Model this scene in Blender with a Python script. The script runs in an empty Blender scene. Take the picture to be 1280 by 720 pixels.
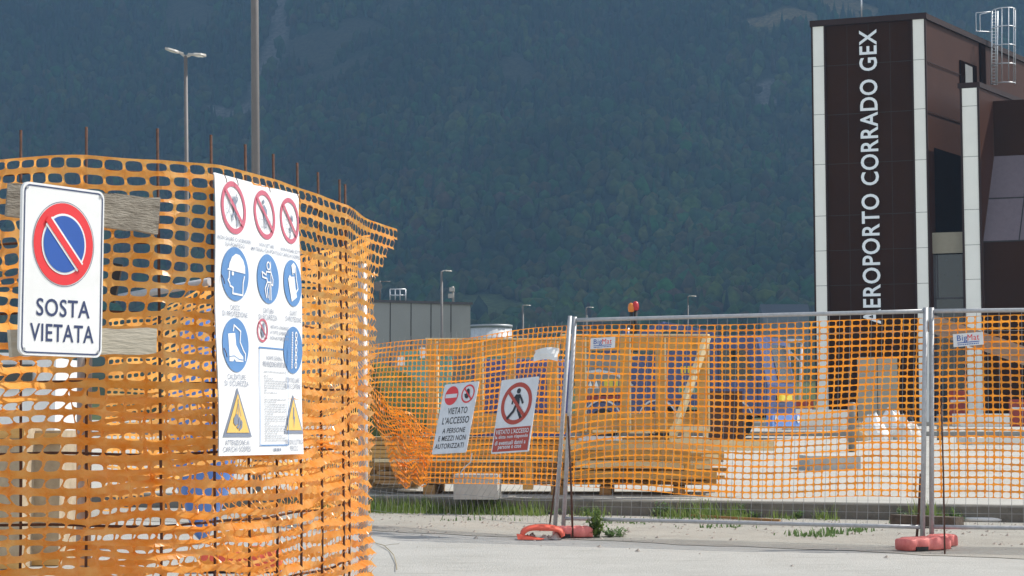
import bpy, bmesh, math, random
import numpy as np
from mathutils import Vector, Matrix
random.seed(7); RNG = np.random.default_rng(11)
R = math.radians
SC = bpy.context.scene
COL = SC.collection

# ------------------------------------------------------------------ camera, sky, sun, exposure
F_PX, EYE = 2200.0, 1.05
PITCH = math.atan((527 - 360) / F_PX)
cam_d = bpy.data.cameras.new('camera'); cam = bpy.data.objects.new('camera', cam_d); COL.objects.link(cam)
cam_d.sensor_width = 36; cam_d.lens = 36 * F_PX / 1280; cam_d.clip_start = .05; cam_d.clip_end = 9000
cam.location = (0, 0, EYE); cam.rotation_euler = (math.pi / 2 + PITCH, 0, 0)
SC.camera = cam
SUN_AZ, SUN_EL = R(20), R(50)             # azimuth counted from +X towards +Y
sd = Vector((math.cos(SUN_EL) * math.cos(SUN_AZ), math.cos(SUN_EL) * math.sin(SUN_AZ), math.sin(SUN_EL)))
world = bpy.data.worlds.new('World'); SC.world = world; world.use_nodes = True
wn = world.node_tree.nodes; bg = wn['Background']
sky = wn.new('ShaderNodeTexSky'); sky.sky_type = 'NISHITA'; sky.sun_disc = False
sky.sun_elevation = SUN_EL; sky.sun_rotation = math.pi / 2 - SUN_AZ
sky.air_density = 1.0; sky.dust_density = .8
hs_ = wn.new('ShaderNodeHueSaturation'); hs_.inputs['Saturation'].default_value = .38
world.node_tree.links.new(sky.outputs[0], hs_.inputs['Color']); world.node_tree.links.new(hs_.outputs[0], bg.inputs[0]); bg.inputs[1].default_value = .13
ld = bpy.data.lights.new('sun', 'SUN'); ld.energy = 4.6; ld.angle = R(.5); ld.color = (1, .95, .87)
sun = bpy.data.objects.new('sun', ld); COL.objects.link(sun)
sun.rotation_euler = sd.to_track_quat('Z', 'Y').to_euler(); sun.location = (0, 0, 60)
SC.view_settings.view_transform = 'Standard'; SC.view_settings.look = 'None'
SC.view_settings.gamma = 1; SC.view_settings.use_curve_mapping = False
SC.view_settings.exposure = .86
SC.render.engine = 'CYCLES'
SC.cycles.use_denoising = True
SC.cycles.max_bounces = 6; SC.cycles.volume_bounces = 0; SC.cycles.transparent_max_bounces = 16

# ------------------------------------------------------------------ placing helpers
CP, SP = math.cos(PITCH), math.sin(PITCH)
def U(px, py, Y):
    """the point at distance Y in front of the viewpoint that is seen at photo pixel (px, py)"""
    a, v = (px - 640) / F_PX, (360 - py) / F_PX
    dy, dz = CP - v * SP, SP + v * CP
    t = Y / dy
    return Vector((a * t, Y, EYE + dz * t))
def G(px, py, z=0.0):
    a, v = (px - 640) / F_PX, (360 - py) / F_PX
    dy, dz = CP - v * SP, SP + v * CP
    t = (z - EYE) / dz
    return Vector((a * t, dy * t, z))
def zof(py, Y): return U(640, py, Y).z

def tag(o, label=None, cat=None, group=None, kind=None):
    if label: o['label'] = label
    if cat: o['category'] = cat
    if group: o['group'] = group
    if kind: o['kind'] = kind
    return o
def thing(name, label, cat, loc=(0, 0, 0), group=None):
    o = bpy.data.objects.new(name, None); COL.objects.link(o); o.location = loc; o.empty_display_size = .2
    return tag(o, label, cat, group)
def origin_of(o):
    v = Vector(o.location)
    if o.parent: v += origin_of(o.parent)
    return v
def kids(o): return [c for c in list(COL.objects) if c.parent == o]
def dup(o, loc=None, rz=None, label=None, parent=None, scale=None):
    c = o.copy(); COL.objects.link(c)
    if parent: c.parent = parent
    if loc is not None: c.location = loc
    if rz is not None: c.rotation_euler = (c.rotation_euler.x, c.rotation_euler.y, rz)
    if scale is not None: c.scale = scale
    if label: c['label'] = label
    for ch in kids(o): dup(ch, parent=c)
    return c

class MB:
    """collects simple solids and links them as one mesh object"""
    def __init__(s): s.v = []; s.f = []; s.sm = []
    def add(s, vs, fs, smooth=False):
        b = len(s.v); s.v += [tuple(x) for x in vs]
        s.f += [tuple(i + b for i in f) for f in fs]; s.sm += [smooth] * len(fs); return s
    def box(s, c, size, ax=None):
        """c centre, size full, ax three world axes"""
        c = Vector(c); ax = ax or (Vector((1, 0, 0)), Vector((0, 1, 0)), Vector((0, 0, 1)))
        h = [ax[i] * (size[i] / 2) for i in range(3)]
        vs = [c + sx * h[0] + sy * h[1] + sz * h[2] for sz in (-1, 1) for sy in (-1, 1) for sx in (-1, 1)]
        return s.add(vs, [(0, 2, 3, 1), (4, 5, 7, 6), (0, 1, 5, 4), (2, 6, 7, 3), (0, 4, 6, 2), (1, 3, 7, 5)])
    def bar(s, p, q, w, h, up=(0, 0, 1)):
        p, q = Vector(p), Vector(q); d = (q - p); L = d.length; d.normalize()
        side = d.cross(Vector(up));
        if side.length < 1e-4: side = d.cross(Vector((1, 0, 0)))
        side.normalize(); u = side.cross(d)
        return s.box((p + q) / 2, (L, w, h), (d, side, u))
    def tube(s, path, r, n=8, cap=True, smooth=True):
        path = [Vector(p) for p in path]; rs = r if isinstance(r, (list, tuple)) else [r] * len(path)
        vs = []; ref = None
        for i, p in enumerate(path):
            d = (path[min(i + 1, len(path) - 1)] - path[max(i - 1, 0)]).normalized()
            if ref is None: ref = d.orthogonal().normalized()
            a = (ref - d * ref.dot(d)).normalized(); ref = a; b = d.cross(a)
            for k in range(n):
                t = 2 * math.pi * k / n
                vs.append(p + (a * math.cos(t) + b * math.sin(t)) * rs[i])
        fs = [(i * n + k, i * n + (k + 1) % n, (i + 1) * n + (k + 1) % n, (i + 1) * n + k)
              for i in range(len(path) - 1) for k in range(n)]
        s.add(vs, fs, smooth)
        if cap:
            b = len(s.v) - len(vs); m = len(vs)
            s.f += [tuple(b + k for k in reversed(range(n))), tuple(b + m - n + k for k in range(n))]; s.sm += [False, False]
        return s
    def prism(s, pts, fr, d0, d1):
        """closed outline pts (2-D, counter-clockwise) in frame fr extruded from d0 to d1 along the frame normal"""
        n = len(pts); vs = [fr(x, y, d0) for x, y in pts] + [fr(x, y, d1) for x, y in pts]
        fs = [tuple(reversed(range(n))), tuple(range(n, 2 * n))] + [(i, (i + 1) % n, n + (i + 1) % n, n + i) for i in range(n)]
        return s.add(vs, fs)
    def flat(s, pts, fr, d):
        return s.add([fr(x, y, d) for x, y in pts], [tuple(range(len(pts)))])
    def ring(s, cx, cy, ro, ri, fr, d, n=48, a0=0, a1=2 * math.pi, sy=1):
        vs = []; full = abs(a1 - a0 - 2 * math.pi) < 1e-6
        m = n if full else n + 1
        for k in range(m):
            t = a0 + (a1 - a0) * k / n
            vs += [fr(cx + ro * math.cos(t), cy + ro * sy * math.sin(t), d), fr(cx + ri * math.cos(t), cy + ri * sy * math.sin(t), d)]
        return s.add(vs, [(2 * k, 2 * ((k + 1) % m), 2 * ((k + 1) % m) + 1, 2 * k + 1) for k in range(n)])
    def disc(s, cx, cy, r, fr, d, n=48, sy=1):
        return s.flat([(cx + r * math.cos(2 * math.pi * k / n), cy + r * sy * math.sin(2 * math.pi * k / n)) for k in range(n)], fr, d)
    def line(s, pts, w, fr, d):
        for (x0, y0), (x1, y1) in zip(pts, pts[1:]):
            L = math.hypot(x1 - x0, y1 - y0) or 1; ux, uy = (x1 - x0) / L, (y1 - y0) / L
            x0, y0, x1, y1 = x0 - ux * w * .3, y0 - uy * w * .3, x1 + ux * w * .3, y1 + uy * w * .3
            nx, ny = -uy * w / 2, ux * w / 2
            s.flat([(x0 - nx, y0 - ny), (x1 - nx, y1 - ny), (x1 + nx, y1 + ny), (x0 + nx, y0 + ny)], fr, d)
            d += 1e-5
        return s
    def text(s, txt, x0, x1, y0, y1, fr, d, depth=0, bold=0):
        V, Fs = text_mesh(txt, bold)
        P = [(x0 + a * (x1 - x0), y0 + b * (y1 - y0)) for a, b in V]
        s.add([fr(x, y, d) for x, y in P], Fs)
        return s
    def build(s, name, mat, parent=None, smooth=None, base=True):
        vs = np.array(s.v, dtype=float)
        if parent is not None: o0 = np.array(origin_of(parent))
        elif base: o0 = np.array([vs[:, 0].mean(), vs[:, 1].mean(), vs[:, 2].min()])
        else: o0 = np.zeros(3)
        me = bpy.data.meshes.new(name); me.from_pydata((vs - o0).tolist(), [], s.f)
        me.polygons.foreach_set('use_smooth', s.sm if smooth is None else [smooth] * len(s.f)); me.update()
        if mat: me.materials.append(mat)
        ob = bpy.data.objects.new(name, me); COL.objects.link(ob)
        if parent is not None: ob.parent = parent
        else: ob.location = o0
        return ob
_tx = {}
def text_mesh(txt, bold=0):
    if (txt, bold) not in _tx:
        cu = bpy.data.curves.new('t', 'FONT'); cu.body = txt; cu.resolution_u = 4; cu.offset = bold; cu.space_character = 1.08
        ob = bpy.data.objects.new('t', cu); COL.objects.link(ob)
        me = bpy.data.meshes.new_from_object(ob)
        V = np.array([v.co[:2] for v in me.vertices]); Fs = [tuple(p.vertices) for p in me.polygons]
        lo, hi = V.min(0), V.max(0); V = (V - lo) / (hi - lo)
        bpy.data.objects.remove(ob); bpy.data.curves.remove(cu); bpy.data.meshes.remove(me)
        _tx[(txt, bold)] = (V.tolist(), Fs)
    return _tx[(txt, bold)]
def frame(O, ex, ey, sx=1, sy=1):
    O, ex, ey = Vector(O), Vector(ex), Vector(ey); n = ex.cross(ey).normalized()
    return lambda x, y, d=0: O + ex * (x * sx) + ey * (y * sy) + n * d
def rrect(w, h, r, x=0, y=0, n=6):
    out = []
    for cx, cy, a in ((w - r, h - r, 0), (r, h - r, 90), (r, r, 180), (w - r, r, 270)):
        for k in range(n + 1):
            t = R(a + 90 * k / n); out.append((x + cx + r * math.cos(t), y + cy + r * math.sin(t)))
    return out

# ------------------------------------------------------------------ materials
def mat(name, c, rough=.7, metal=0, var=.15, scale=6, c2=None, bump=0, bscale=None, stretch=None, spec=None, trans=0, detail=4):
    m = bpy.data.materials.new(name); m.use_nodes = True; nt = m.node_tree; N = nt.nodes; L = nt.links
    b = N['Principled BSDF']; b.inputs['Roughness'].default_value = rough; b.inputs['Metallic'].default_value = metal
    if spec is not None: b.inputs['Specular IOR Level'].default_value = spec
    tc = N.new('ShaderNodeTexCoord'); mp = N.new('ShaderNodeMapping'); L.new(tc.outputs['Object'], mp.inputs[0])
    if stretch: mp.inputs['Scale'].default_value = stretch
    nz = N.new('ShaderNodeTexNoise'); nz.inputs['Scale'].default_value = scale; nz.inputs['Detail'].default_value = detail
    nz.inputs['Roughness'].default_value = .65
    L.new(mp.outputs[0], nz.inputs['Vector'])
    if c2 is None: lo = [max(0, x * (1 - var)) for x in c]; hi = [min(1, x * (1 + var)) for x in c]
    else: lo, hi = c, c2
    rp = N.new('ShaderNodeValToRGB'); rp.color_ramp.elements[0].position = .3; rp.color_ramp.elements[1].position = .7
    rp.color_ramp.elements[0].color = (*lo, 1); rp.color_ramp.elements[1].color = (*hi, 1)
    L.new(nz.outputs['Fac'], rp.inputs[0]); L.new(rp.outputs[0], b.inputs['Base Color'])
    if bump:
        bp = N.new('ShaderNodeBump'); bp.inputs['Strength'].default_value = bump; bp.inputs['Distance'].default_value = .02
        n2 = N.new('ShaderNodeTexNoise'); n2.inputs['Scale'].default_value = bscale or scale * 4; n2.inputs['Detail'].default_value = 6
        L.new(mp.outputs[0], n2.inputs['Vector']); L.new(n2.outputs['Fac'], bp.inputs['Height']); L.new(bp.outputs[0], b.inputs['Normal'])
    if trans:
        t = N.new('ShaderNodeBsdfTranslucent'); mx = N.new('ShaderNodeMixShader'); mx.inputs[0].default_value = trans
        L.new(rp.outputs[0], t.inputs[0]); L.new(b.outputs[0], mx.inputs[1]); L.new(t.outputs[0], mx.inputs[2])
        L.new(mx.outputs[0], N['Material Output'].inputs[0])
    return m
M = {}
M['net'] = mat('orange_net', (.90, .30, .02), .24, scale=11, c2=(.97, .58, .19), trans=.58, spec=.7, detail=8)  # paler tone: worn patches, and sunlit glints put into the colour
M['net_far'] = mat('orange_net_far', (.88, .27, .015), .4, c2=(.95, .38, .035), scale=5, trans=.4)
M['rust'] = mat('rusty_steel', (.05, .024, .017), .9, c2=(.12, .052, .03), scale=40)
M['galv'] = mat('galvanised_steel', (.36, .37, .38), .55, .35, c2=(.48, .48, .49), scale=25)
M['galv_dull'] = mat('dull_galvanised', (.27, .28, .29), .55, .5, c2=(.4, .41, .42), scale=20)
M['wire'] = mat('wire', (.34, .34, .34), .5, .6, var=.2)
M['white'] = mat('white_plate', (.72, .715, .69), .35, c2=(.82, .82, .815), scale=5, detail=8)
M['poster'] = mat('poster_sheet', (.82, .82, .82), .4, var=.02, scale=4)
M['white_dirty'] = mat('plate_dirty', (.60, .61, .62), .45, c2=(.74, .75, .76), scale=7)
M['sign_red'] = mat('sign_red', (.72, .03, .035), .4, var=.05)
M['sign_blue'] = mat('sign_blue', (.018, .085, .36), .4, var=.05)
M['navy'] = mat('navy_ink', (.03, .045, .12), .5, var=.1)
M['black'] = mat('black_ink', (.025, .025, .03), .6, var=.1)
M['pale_red'] = mat('pale_red_print', (.52, .12, .17), .5, var=.06)  # poster inks paled: the sheet's glare is put into their colours
M['pale_blue'] = mat('pale_blue_print', (.10, .235, .48), .5, var=.05)
M['pale_ink'] = mat('pale_ink_print', (.20, .23, .30), .6, var=.1)
M['grey_ink'] = mat('grey_ink', (.42, .44, .48), .6, var=.1)
M['pale_yellow'] = mat('pale_yellow_print', (.78, .50, .13), .5, var=.04)
M['brick_red'] = mat('brick_red_print', (.42, .055, .03), .5, var=.07)
M['old_wood'] = mat('weathered_board', (.22, .185, .14), .9, c2=(.47, .41, .33), scale=9, stretch=(1, 1, 5), bump=.9, detail=8)
M['clean_board'] = mat('pale_weathered_board', (.42, .37, .28), .85, c2=(.54, .48, .38), scale=5, stretch=(1, 1, 6), bump=.3)
M['pine'] = mat('pine_board', (.50, .265, .07), .75, c2=(.62, .37, .125), scale=5, stretch=(1, 3, 6), bump=.2)
M['pine_pale'] = mat('pale_pine', (.72, .56, .30), .75, c2=(.80, .66, .42), scale=5, stretch=(1, 3, 6), bump=.2)
M['pine_dark'] = mat('dark_timber', (.22, .115, .04), .85, c2=(.42, .24, .09), scale=5, stretch=(1, 3, 6), bump=.3)
M['pallet'] = mat('pallet_wood', (.30, .23, .15), .85, c2=(.47, .38, .26), scale=7)
M['plank_grey'] = mat('grey_plank', (.27, .235, .20), .85, c2=(.40, .355, .31), scale=6, stretch=(1, 3, 8))
M['beam_dark'] = mat('dark_old_beam', (.06, .045, .035), .9, c2=(.13, .10, .075), scale=8, bump=.4)
M['concrete'] = mat('concrete', (.36, .35, .33), .9, c2=(.50, .49, .46), scale=3, bump=.3)
M['plastic_red'] = mat('pink_red_plastic', (.62, .13, .115), .6, c2=(.76, .24, .21), scale=14)
M['plastic_red2'] = mat('bright_red_plastic', (.72, .11, .06), .6, var=.15, scale=9)
M['blue_paint'] = mat('blue_paint', (.04, .065, .18), .35, var=.15, scale=2)
M['ltblue_paint'] = mat('light_blue_paint', (.10, .22, .55), .35, var=.12, scale=2)
M['grey_paint'] = mat('grey_paint', (.20, .20, .19), .5, var=.15, scale=2)
M['ltgrey'] = mat('light_grey_paint', (.6, .61, .62), .5, var=.1)
M['yellow'] = mat('yellow_paint', (.62, .5, .04), .5, var=.1)
M['green_ink'] = mat('green_ink', (.05, .25, .14), .5)
M['redband'] = mat('red_band', (.26, .03, .022), .6, var=.2)
M['dark'] = mat('dark_rubber', (.022, .02, .019), .8, var=.3)
M['brown_metal'] = mat('dark_brown_hub', (.07, .05, .035), .7, var=.3)
M['teal'] = mat('teal_paint', (.13, .33, .27), .55, c2=(.2, .42, .35), scale=2)
M['palegreen'] = mat('pale_green_paint', (.27, .36, .29), .6, var=.12, scale=2)
M['violet_blue'] = mat('violet_blue_plastic', (.06, .065, .19), .5, var=.15)
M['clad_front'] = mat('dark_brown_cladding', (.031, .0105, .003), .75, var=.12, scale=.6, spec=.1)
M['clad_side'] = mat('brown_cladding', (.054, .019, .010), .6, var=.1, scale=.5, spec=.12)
M['clad_trim'] = mat('brown_trim', (.032, .015, .0125), .6, var=.1, spec=.2)
M['pilaster'] = mat('pale_pilaster', (.86, .85, .78), .6, var=.03, scale=1)
M['joint'] = mat('joint_line', (.015, .010, .009), .7)
M['joint_pale'] = mat('pale_joint', (.30, .30, .27), .7)
M['beige'] = mat('beige_door', (.42, .38, .30), .6, var=.06)
M['panel_beige'] = mat('beige_panel', (.30, .27, .20), .6, var=.05)
M['glass'] = mat('dark_glass', (.012, .016, .016), .08, var=.2, spec=.6)
M['purple_glass'] = mat('sloped_panel', (.13, .10, .115), .3, var=.1)
M['letter'] = mat('white_letter', (.80, .84, .86), .5, var=.02)
M['void'] = mat('reveal_shade', (.011, .004, .002), .9, spec=.0)  # near black: shade of the open recesses put into the colour
M['steel_white'] = mat('ladder_steel', (.62, .64, .66), .4, .4, var=.05)
M['bldg_grey'] = mat('grey_panel_wall', (.27, .275, .26), .7, var=.05, scale=.4)
M['pole'] = mat('lamp_pole', (.15, .14, .135), .6, .1, var=.08)
M['lampgrey'] = mat('lamp_head', (.42, .40, .36), .5, var=.1)
M['lens'] = mat('lamp_lens', (.7, .68, .6), .2, var=.05)
M['amber'] = mat('amber_plastic', (.65, .20, .02), .3, var=.1)
M['redlamp'] = mat('red_plastic', (.5, .02, .02), .3, var=.1)
M['tarp_white'] = mat('white_sheet', (.66, .66, .64), .6, c2=(.8, .8, .78), scale=3, bump=.4)
M['gyps'] = mat('pale_board', (.66, .64, .58), .7, c2=(.76, .74, .69), scale=2)
M['brick_pink'] = mat('dull_red_roof', (.22, .10, .09), .8)
M['roofgrey'] = mat('grey_roof', (.075, .07, .075), .8)

def leafmat(name, c, c2, trans=.3):
    return mat(name, c, .7, c2=c2, scale=3, trans=trans)
M['grass'] = mat('grass_blades', (.10, .18, .03), .7, c2=(.24, .31, .08), scale=3, trans=.4)
M['weed'] = leafmat('weed_leaf', (.075, .15, .04), (.16, .25, .085), .4)
M['dry'] = leafmat('dry_stalk', (.30, .24, .12), (.38, .31, .17), .1)

# ground materials with stains
def groundmat(name, ca, cb, cc, s1, s2, speck=.5, bump=.25, streak=None):
    m = bpy.data.materials.new(name); m.use_nodes = True; N = m.node_tree.nodes; L = m.node_tree.links
    b = N['Principled BSDF']; b.inputs['Roughness'].default_value = .92; b.inputs['Specular IOR Level'].default_value = .25
    tc = N.new('ShaderNodeTexCoord')
    def noise(s, d=6, st=None):
        n = N.new('ShaderNodeTexNoise'); n.inputs['Scale'].default_value = s; n.inputs['Detail'].default_value = d; n.inputs['Roughness'].default_value = .7
        if st:
            mp = N.new('ShaderNodeMapping'); mp.inputs['Scale'].default_value = st; L.new(tc.outputs['Object'], mp.inputs[0]); L.new(mp.outputs[0], n.inputs['Vector'])
        else: L.new(tc.outputs['Object'], n.inputs['Vector'])
        return n
    def ramp(src, p0, p1, c0, c1):
        r = N.new('ShaderNodeValToRGB'); r.color_ramp.elements[0].position = p0; r.color_ramp.elements[1].position = p1
        r.color_ramp.elements[0].color = (*c0, 1); r.color_ramp.elements[1].color = (*c1, 1); L.new(src, r.inputs[0]); return r
    r1 = ramp(noise(s1).outputs['Fac'], .32, .68, ca, cb)
    k = ramp(noise(s2, 8, streak).outputs['Fac'], .56, .72, (0, 0, 0), (1, 1, 1))
    mx = N.new('ShaderNodeMix'); mx.data_type = 'RGBA'; L.new(k.outputs[0], mx.inputs['Factor']); L.new(r1.outputs[0], mx.inputs[6]); mx.inputs[7].default_value = (*cc, 1)
    g = ramp(noise(160, 2).outputs['Fac'], .3, .7, (1 - speck,) * 3, (1,) * 3)
    mu = N.new('ShaderNodeMix'); mu.data_type = 'RGBA'; mu.blend_type = 'MULTIPLY'; mu.inputs['Factor'].default_value = .6
    L.new(mx.outputs[2], mu.inputs[6]); L.new(g.outputs[0], mu.inputs[7]); L.new(mu.outputs[2], b.inputs['Base Color'])
    bp = N.new('ShaderNodeBump'); bp.inputs['Strength'].default_value = bump; bp.inputs['Distance'].default_value = .02
    L.new(noise(60, 5).outputs['Fac'], bp.inputs['Height']); L.new(bp.outputs[0], b.inputs['Normal'])
    return m
M['road'] = groundmat('pale_road', (.455, .445, .41), (.53, .52, .485), (.37, .36, .325), 1.3, 2.2, .5, .7, (.45, 2.6, 1))
M['verge'] = groundmat('dusty_verge', (.43, .405, .355), (.52, .495, .435), (.30, .28, .235), 1.6, 3.0, .6, .9, (.7, 1.6, 1))
M['seam'] = groundmat('dark_seam', (.24, .235, .22), (.34, .335, .315), (.40, .39, .37), 3, 4, .4, .5)
M['apron'] = groundmat('pale_concrete', (.42, .405, .365), (.52, .505, .46), (.33, .315, .275), .5, .9, .3, .4, (.5, 1.6, 1))
M['kerb'] = groundmat('kerb_concrete', (.15, .14, .12), (.22, .21, .185), (.10, .095, .085), 2.0, 5, .3)
M['riser'] = groundmat('riser_concrete', (.25, .24, .22), (.33, .32, .29), (.2, .19, .17), 1, 2, .2)
M['field'] = groundmat('valley_grass', (.055, .085, .025), (.09, .11, .04), (.14, .12, .06), .02, .05, .3)

# ------------------------------------------------------------------ the setting: ground, kerb, apron, mountain
KERB = [(-40, 32.5), (-1.3, 20.6), (.54, 19.9), (2.9, 19.25), (5.3, 18.35), (40, 7.0)]   # foot of the kerb wall
kx = np.array([p[0] for p in KERB]); ky = np.array([p[1] for p in KERB])
KZ = .175
def apron_z(Y):
    return float(np.interp(Y, [0, 20, 55, 55.02, 68, 68.02, 90], [KZ, KZ, .60, .74, .88, 1.02, 1.12]))
def terrain(x, y):
    z = np.interp(y, [0, 90, 150, 400, 700, 900, 1200, 1700, 2400], [-.25, .9, 4.5, 12, 30, 72, 190, 480, 860])
    w = np.clip((y - 600) / 500, 0, 1)
    return z + w * (26 * np.sin(x / 170 + .6) + 14 * np.sin(x / 61 + y / 150) + 9 * np.sin(x / 33 - y / 75 + 2) + 5 * np.sin(x / 14 + y / 29)) * .7
def grid_mesh(name, xs, ys, zf, m, kind='structure'):
    X, Y = np.meshgrid(xs, ys); Z = zf(X, Y); V = np.stack([X, Y, Z], -1).reshape(-1, 3)
    nx, ny = len(xs), len(ys)
    idx = np.arange(nx * ny).reshape(ny, nx)
    Fq = np.stack([idx[:-1, :-1], idx[:-1, 1:], idx[1:, 1:], idx[1:, :-1]], -1).reshape(-1, 4)
    ob = np_mesh(name, V, Fq, m, True); tag(ob, kind=kind); return ob
def np_mesh(name, V, Fq, m, smooth=False, parent=None, color=None, origin=None):
    V = np.asarray(V, dtype=np.float64); Fq = np.asarray(Fq, dtype=np.int32); n, k = Fq.shape
    o0 = np.array(origin_of(parent)) if parent is not None else (np.array(origin) if origin is not None else np.zeros(3))
    me = bpy.data.meshes.new(name); me.vertices.add(len(V)); me.vertices.foreach_set('co', (V - o0).astype(np.float32).ravel())
    me.loops.add(n * k); me.loops.foreach_set('vertex_index', Fq.ravel())
    me.polygons.add(n); me.polygons.foreach_set('loop_start', np.arange(0, n * k, k, dtype=np.int32))
    try: me.polygons.foreach_set('loop_total', np.full(n, k, dtype=np.int32))
    except Exception: pass
    me.polygons.foreach_set('use_smooth', np.full(n, smooth, dtype=bool))
    if color is not None:
        at = me.color_attributes.new('tone', 'FLOAT_COLOR', 'POINT'); at.data.foreach_set('color', np.asarray(color, dtype=np.float32).ravel())
    me.update(calc_edges=True); me.validate()
    me.materials.append(m); ob = bpy.data.objects.new(name, me); COL.objects.link(ob)
    if parent is not None: ob.parent = parent
    else: ob.location = o0
    return ob

ys0 = np.concatenate([np.linspace(-60, 100, 17), np.linspace(120, 720, 31)])
def gz(x, y):
    k = np.interp(x, kx, ky)
    return np.where(y <= 25, np.where(y <= 60, 0.0, 0), np.where(y < 85, -.05, terrain(x, y)))
grid_mesh('ground', np.linspace(-800, 800, 41), ys0, gz, M['field'])

# road sheet and dusty verge, both in front of the kerb
def strip(name, near, far, z, m):
    vs = [(x, y, z) for x, y in near] + [(x, y, z) for x, y in far]; n = len(near)
    b = MB(); b.add(vs, [(i, i + 1, n + i + 1, n + i) for i in range(n - 1)]); return tag(b.build(name, m, base=False), kind='structure')
def wob(x, s): return .06 * math.sin(3.1 * x + s) + .05 * math.sin(7.3 * x + 2 * s) + .03 * math.sin(17 * x + s)
e0, e1 = G(455, 664), G(1290, 700); esl = (e1.y - e0.y) / (e1.x - e0.x)
EDGE = [(x, e0.y + esl * (x - e0.x) + (wob(x, 0) if abs(x) < 9 else 0)) for x in [-30] + list(np.linspace(-9, 9, 110)) + [14]]
strip('road', [(x, -30) for x, y in EDGE], [(x, y) for x, y in EDGE], .004, M['road'])
strip('verge', [(x, y) for x, y in EDGE], [(x, float(np.interp(x, kx, ky)) + .02) for x, y in EDGE], .008, M['verge'])
# kerb wall: vertical face and a bevelled top
kb = MB(); xs_k = np.concatenate([[-40], np.linspace(-12, 12, 60), [40]])
prof = [(0, 0.0), (0, KZ - .015), (.015, KZ), (.30, KZ)]
vs = []; 
for x in xs_k:
    y0 = float(np.interp(x, kx, ky))
    for d, z in prof: vs.append((x, y0 + d, z))
kb.add(vs, [(i * 4 + j, (i + 1) * 4 + j, (i + 1) * 4 + j + 1, i * 4 + j + 1) for i in range(len(xs_k) - 1) for j in range(3)])
tag(kb.build('kerb', M['kerb'], base=False), kind='structure')
# apron in terraces behind the kerb
ap = MB(); yrel = [None, 30, 40, 55]
for x0, x1 in zip(xs_k, xs_k[1:]):
    for a, b in ((None, 36.0), (36.0, 55.0)):
        ya0 = float(np.interp(x0, kx, ky)) + .30 if a is None else a; ya1 = float(np.interp(x1, kx, ky)) + .30 if a is None else a
        ap.add([(x0, ya0, KZ - .002 if a is None else apron_z(ya0)), (x1, ya1, KZ - .002 if a is None else apron_z(ya1)), (x1, b, apron_z(b)), (x0, b, apron_z(b))], [(0, 1, 2, 3)])
ap.add([(-40, 55.3, .74), (40, 55.3, .74), (40, 68, .88), (-40, 68, .88)], [(0, 1, 2, 3)])
ap.add([(-40, 68.3, 1.02), (60, 68.3, 1.02), (60, 95, 1.14), (-40, 95, 1.14)], [(0, 1, 2, 3)])
tag(ap.build('apron', M['apron'], base=False), kind='structure')
st = MB(); st.box((0, 55.15, .5), (80, .3, .482)); st.box((10, 68.15, .85), (100, .3, .342))
tag(st.build('steps', M['riser'], base=False), kind='structure')

# clearings and rock on the slope: (photo px, photo py, half-width px, half-height px, kind)
def hit(px, py):
    a, v = (px - 640) / F_PX, (360 - py) / F_PX; dy, dz = CP - v * SP, SP + v * CP
    ysamp = np.linspace(650, 2390, 900); t = ysamp / dy
    d = EYE + dz * t - terrain(a * t, ysamp); i = int(np.argmax(d < 0)); return a * t[i], ysamp[i]
SPOTS = [(985, 20, 50, 9, 1), (960, 33, 42, 8, 2), (618, 383, 42, 16, 2), (352, 10, 9, 60, 3), (345, 60, 7, 34, 3), (310, 130, 8, 26, 3), (285, 142, 30, 4, 3),
         (958, 118, 9, 18, 3), (500, 8, 30, 8, 4), (455, 40, 34, 14, 4), (240, 20, 40, 22, 4), (400, 60, 50, 22, 4), (585, 140, 20, 12, 4), (650, 90, 18, 20, 4),
         (1060, 14, 40, 14, 1), (415, 95, 60, 8, 4)]
SP_W = []
for px, py, hw, hh, kd in SPOTS:
    cx, cy = hit(px, max(py, -40)); yu = hit(px, py - hh)[1] - cy; SP_W.append((cx, cy, hw / F_PX * cy, max(abs(yu), 8), kd))
def spot_mask(x, y, grow=1.0):
    k = np.zeros_like(x, dtype=int); wig = 1 + .35 * np.sin(x / 9 + y / 17) + .2 * np.sin(x / 3.7 - y / 6)
    for cx, cy, rx, ry, kd in SP_W:
        m_ = ((x - cx) / (rx * grow)) ** 2 + ((y - cy) / (ry * grow)) ** 2 < wig; k = np.where(m_ & (k == 0), kd, k)
    return k
mx_, my_ = np.linspace(-1000, 1000, 260), np.linspace(690, 2380, 320)
X, Y = np.meshgrid(mx_, my_); Zm = terrain(X, Y); km = spot_mask(X, Y, 1.05)
colr = np.zeros((X.size, 4)); colr[:, 3] = 1; kf = km.ravel()
base = {0: (.030, .042, .020), 1: (.22, .17, .085), 2: (.085, .11, .035), 3: (.17, .16, .145), 4: (.065, .065, .042)}
for k_, c_ in base.items(): colr[kf == k_, :3] = c_
colr[:, :3] *= (1 + .25 * (RNG.random((X.size, 1)) - .5))
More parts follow.
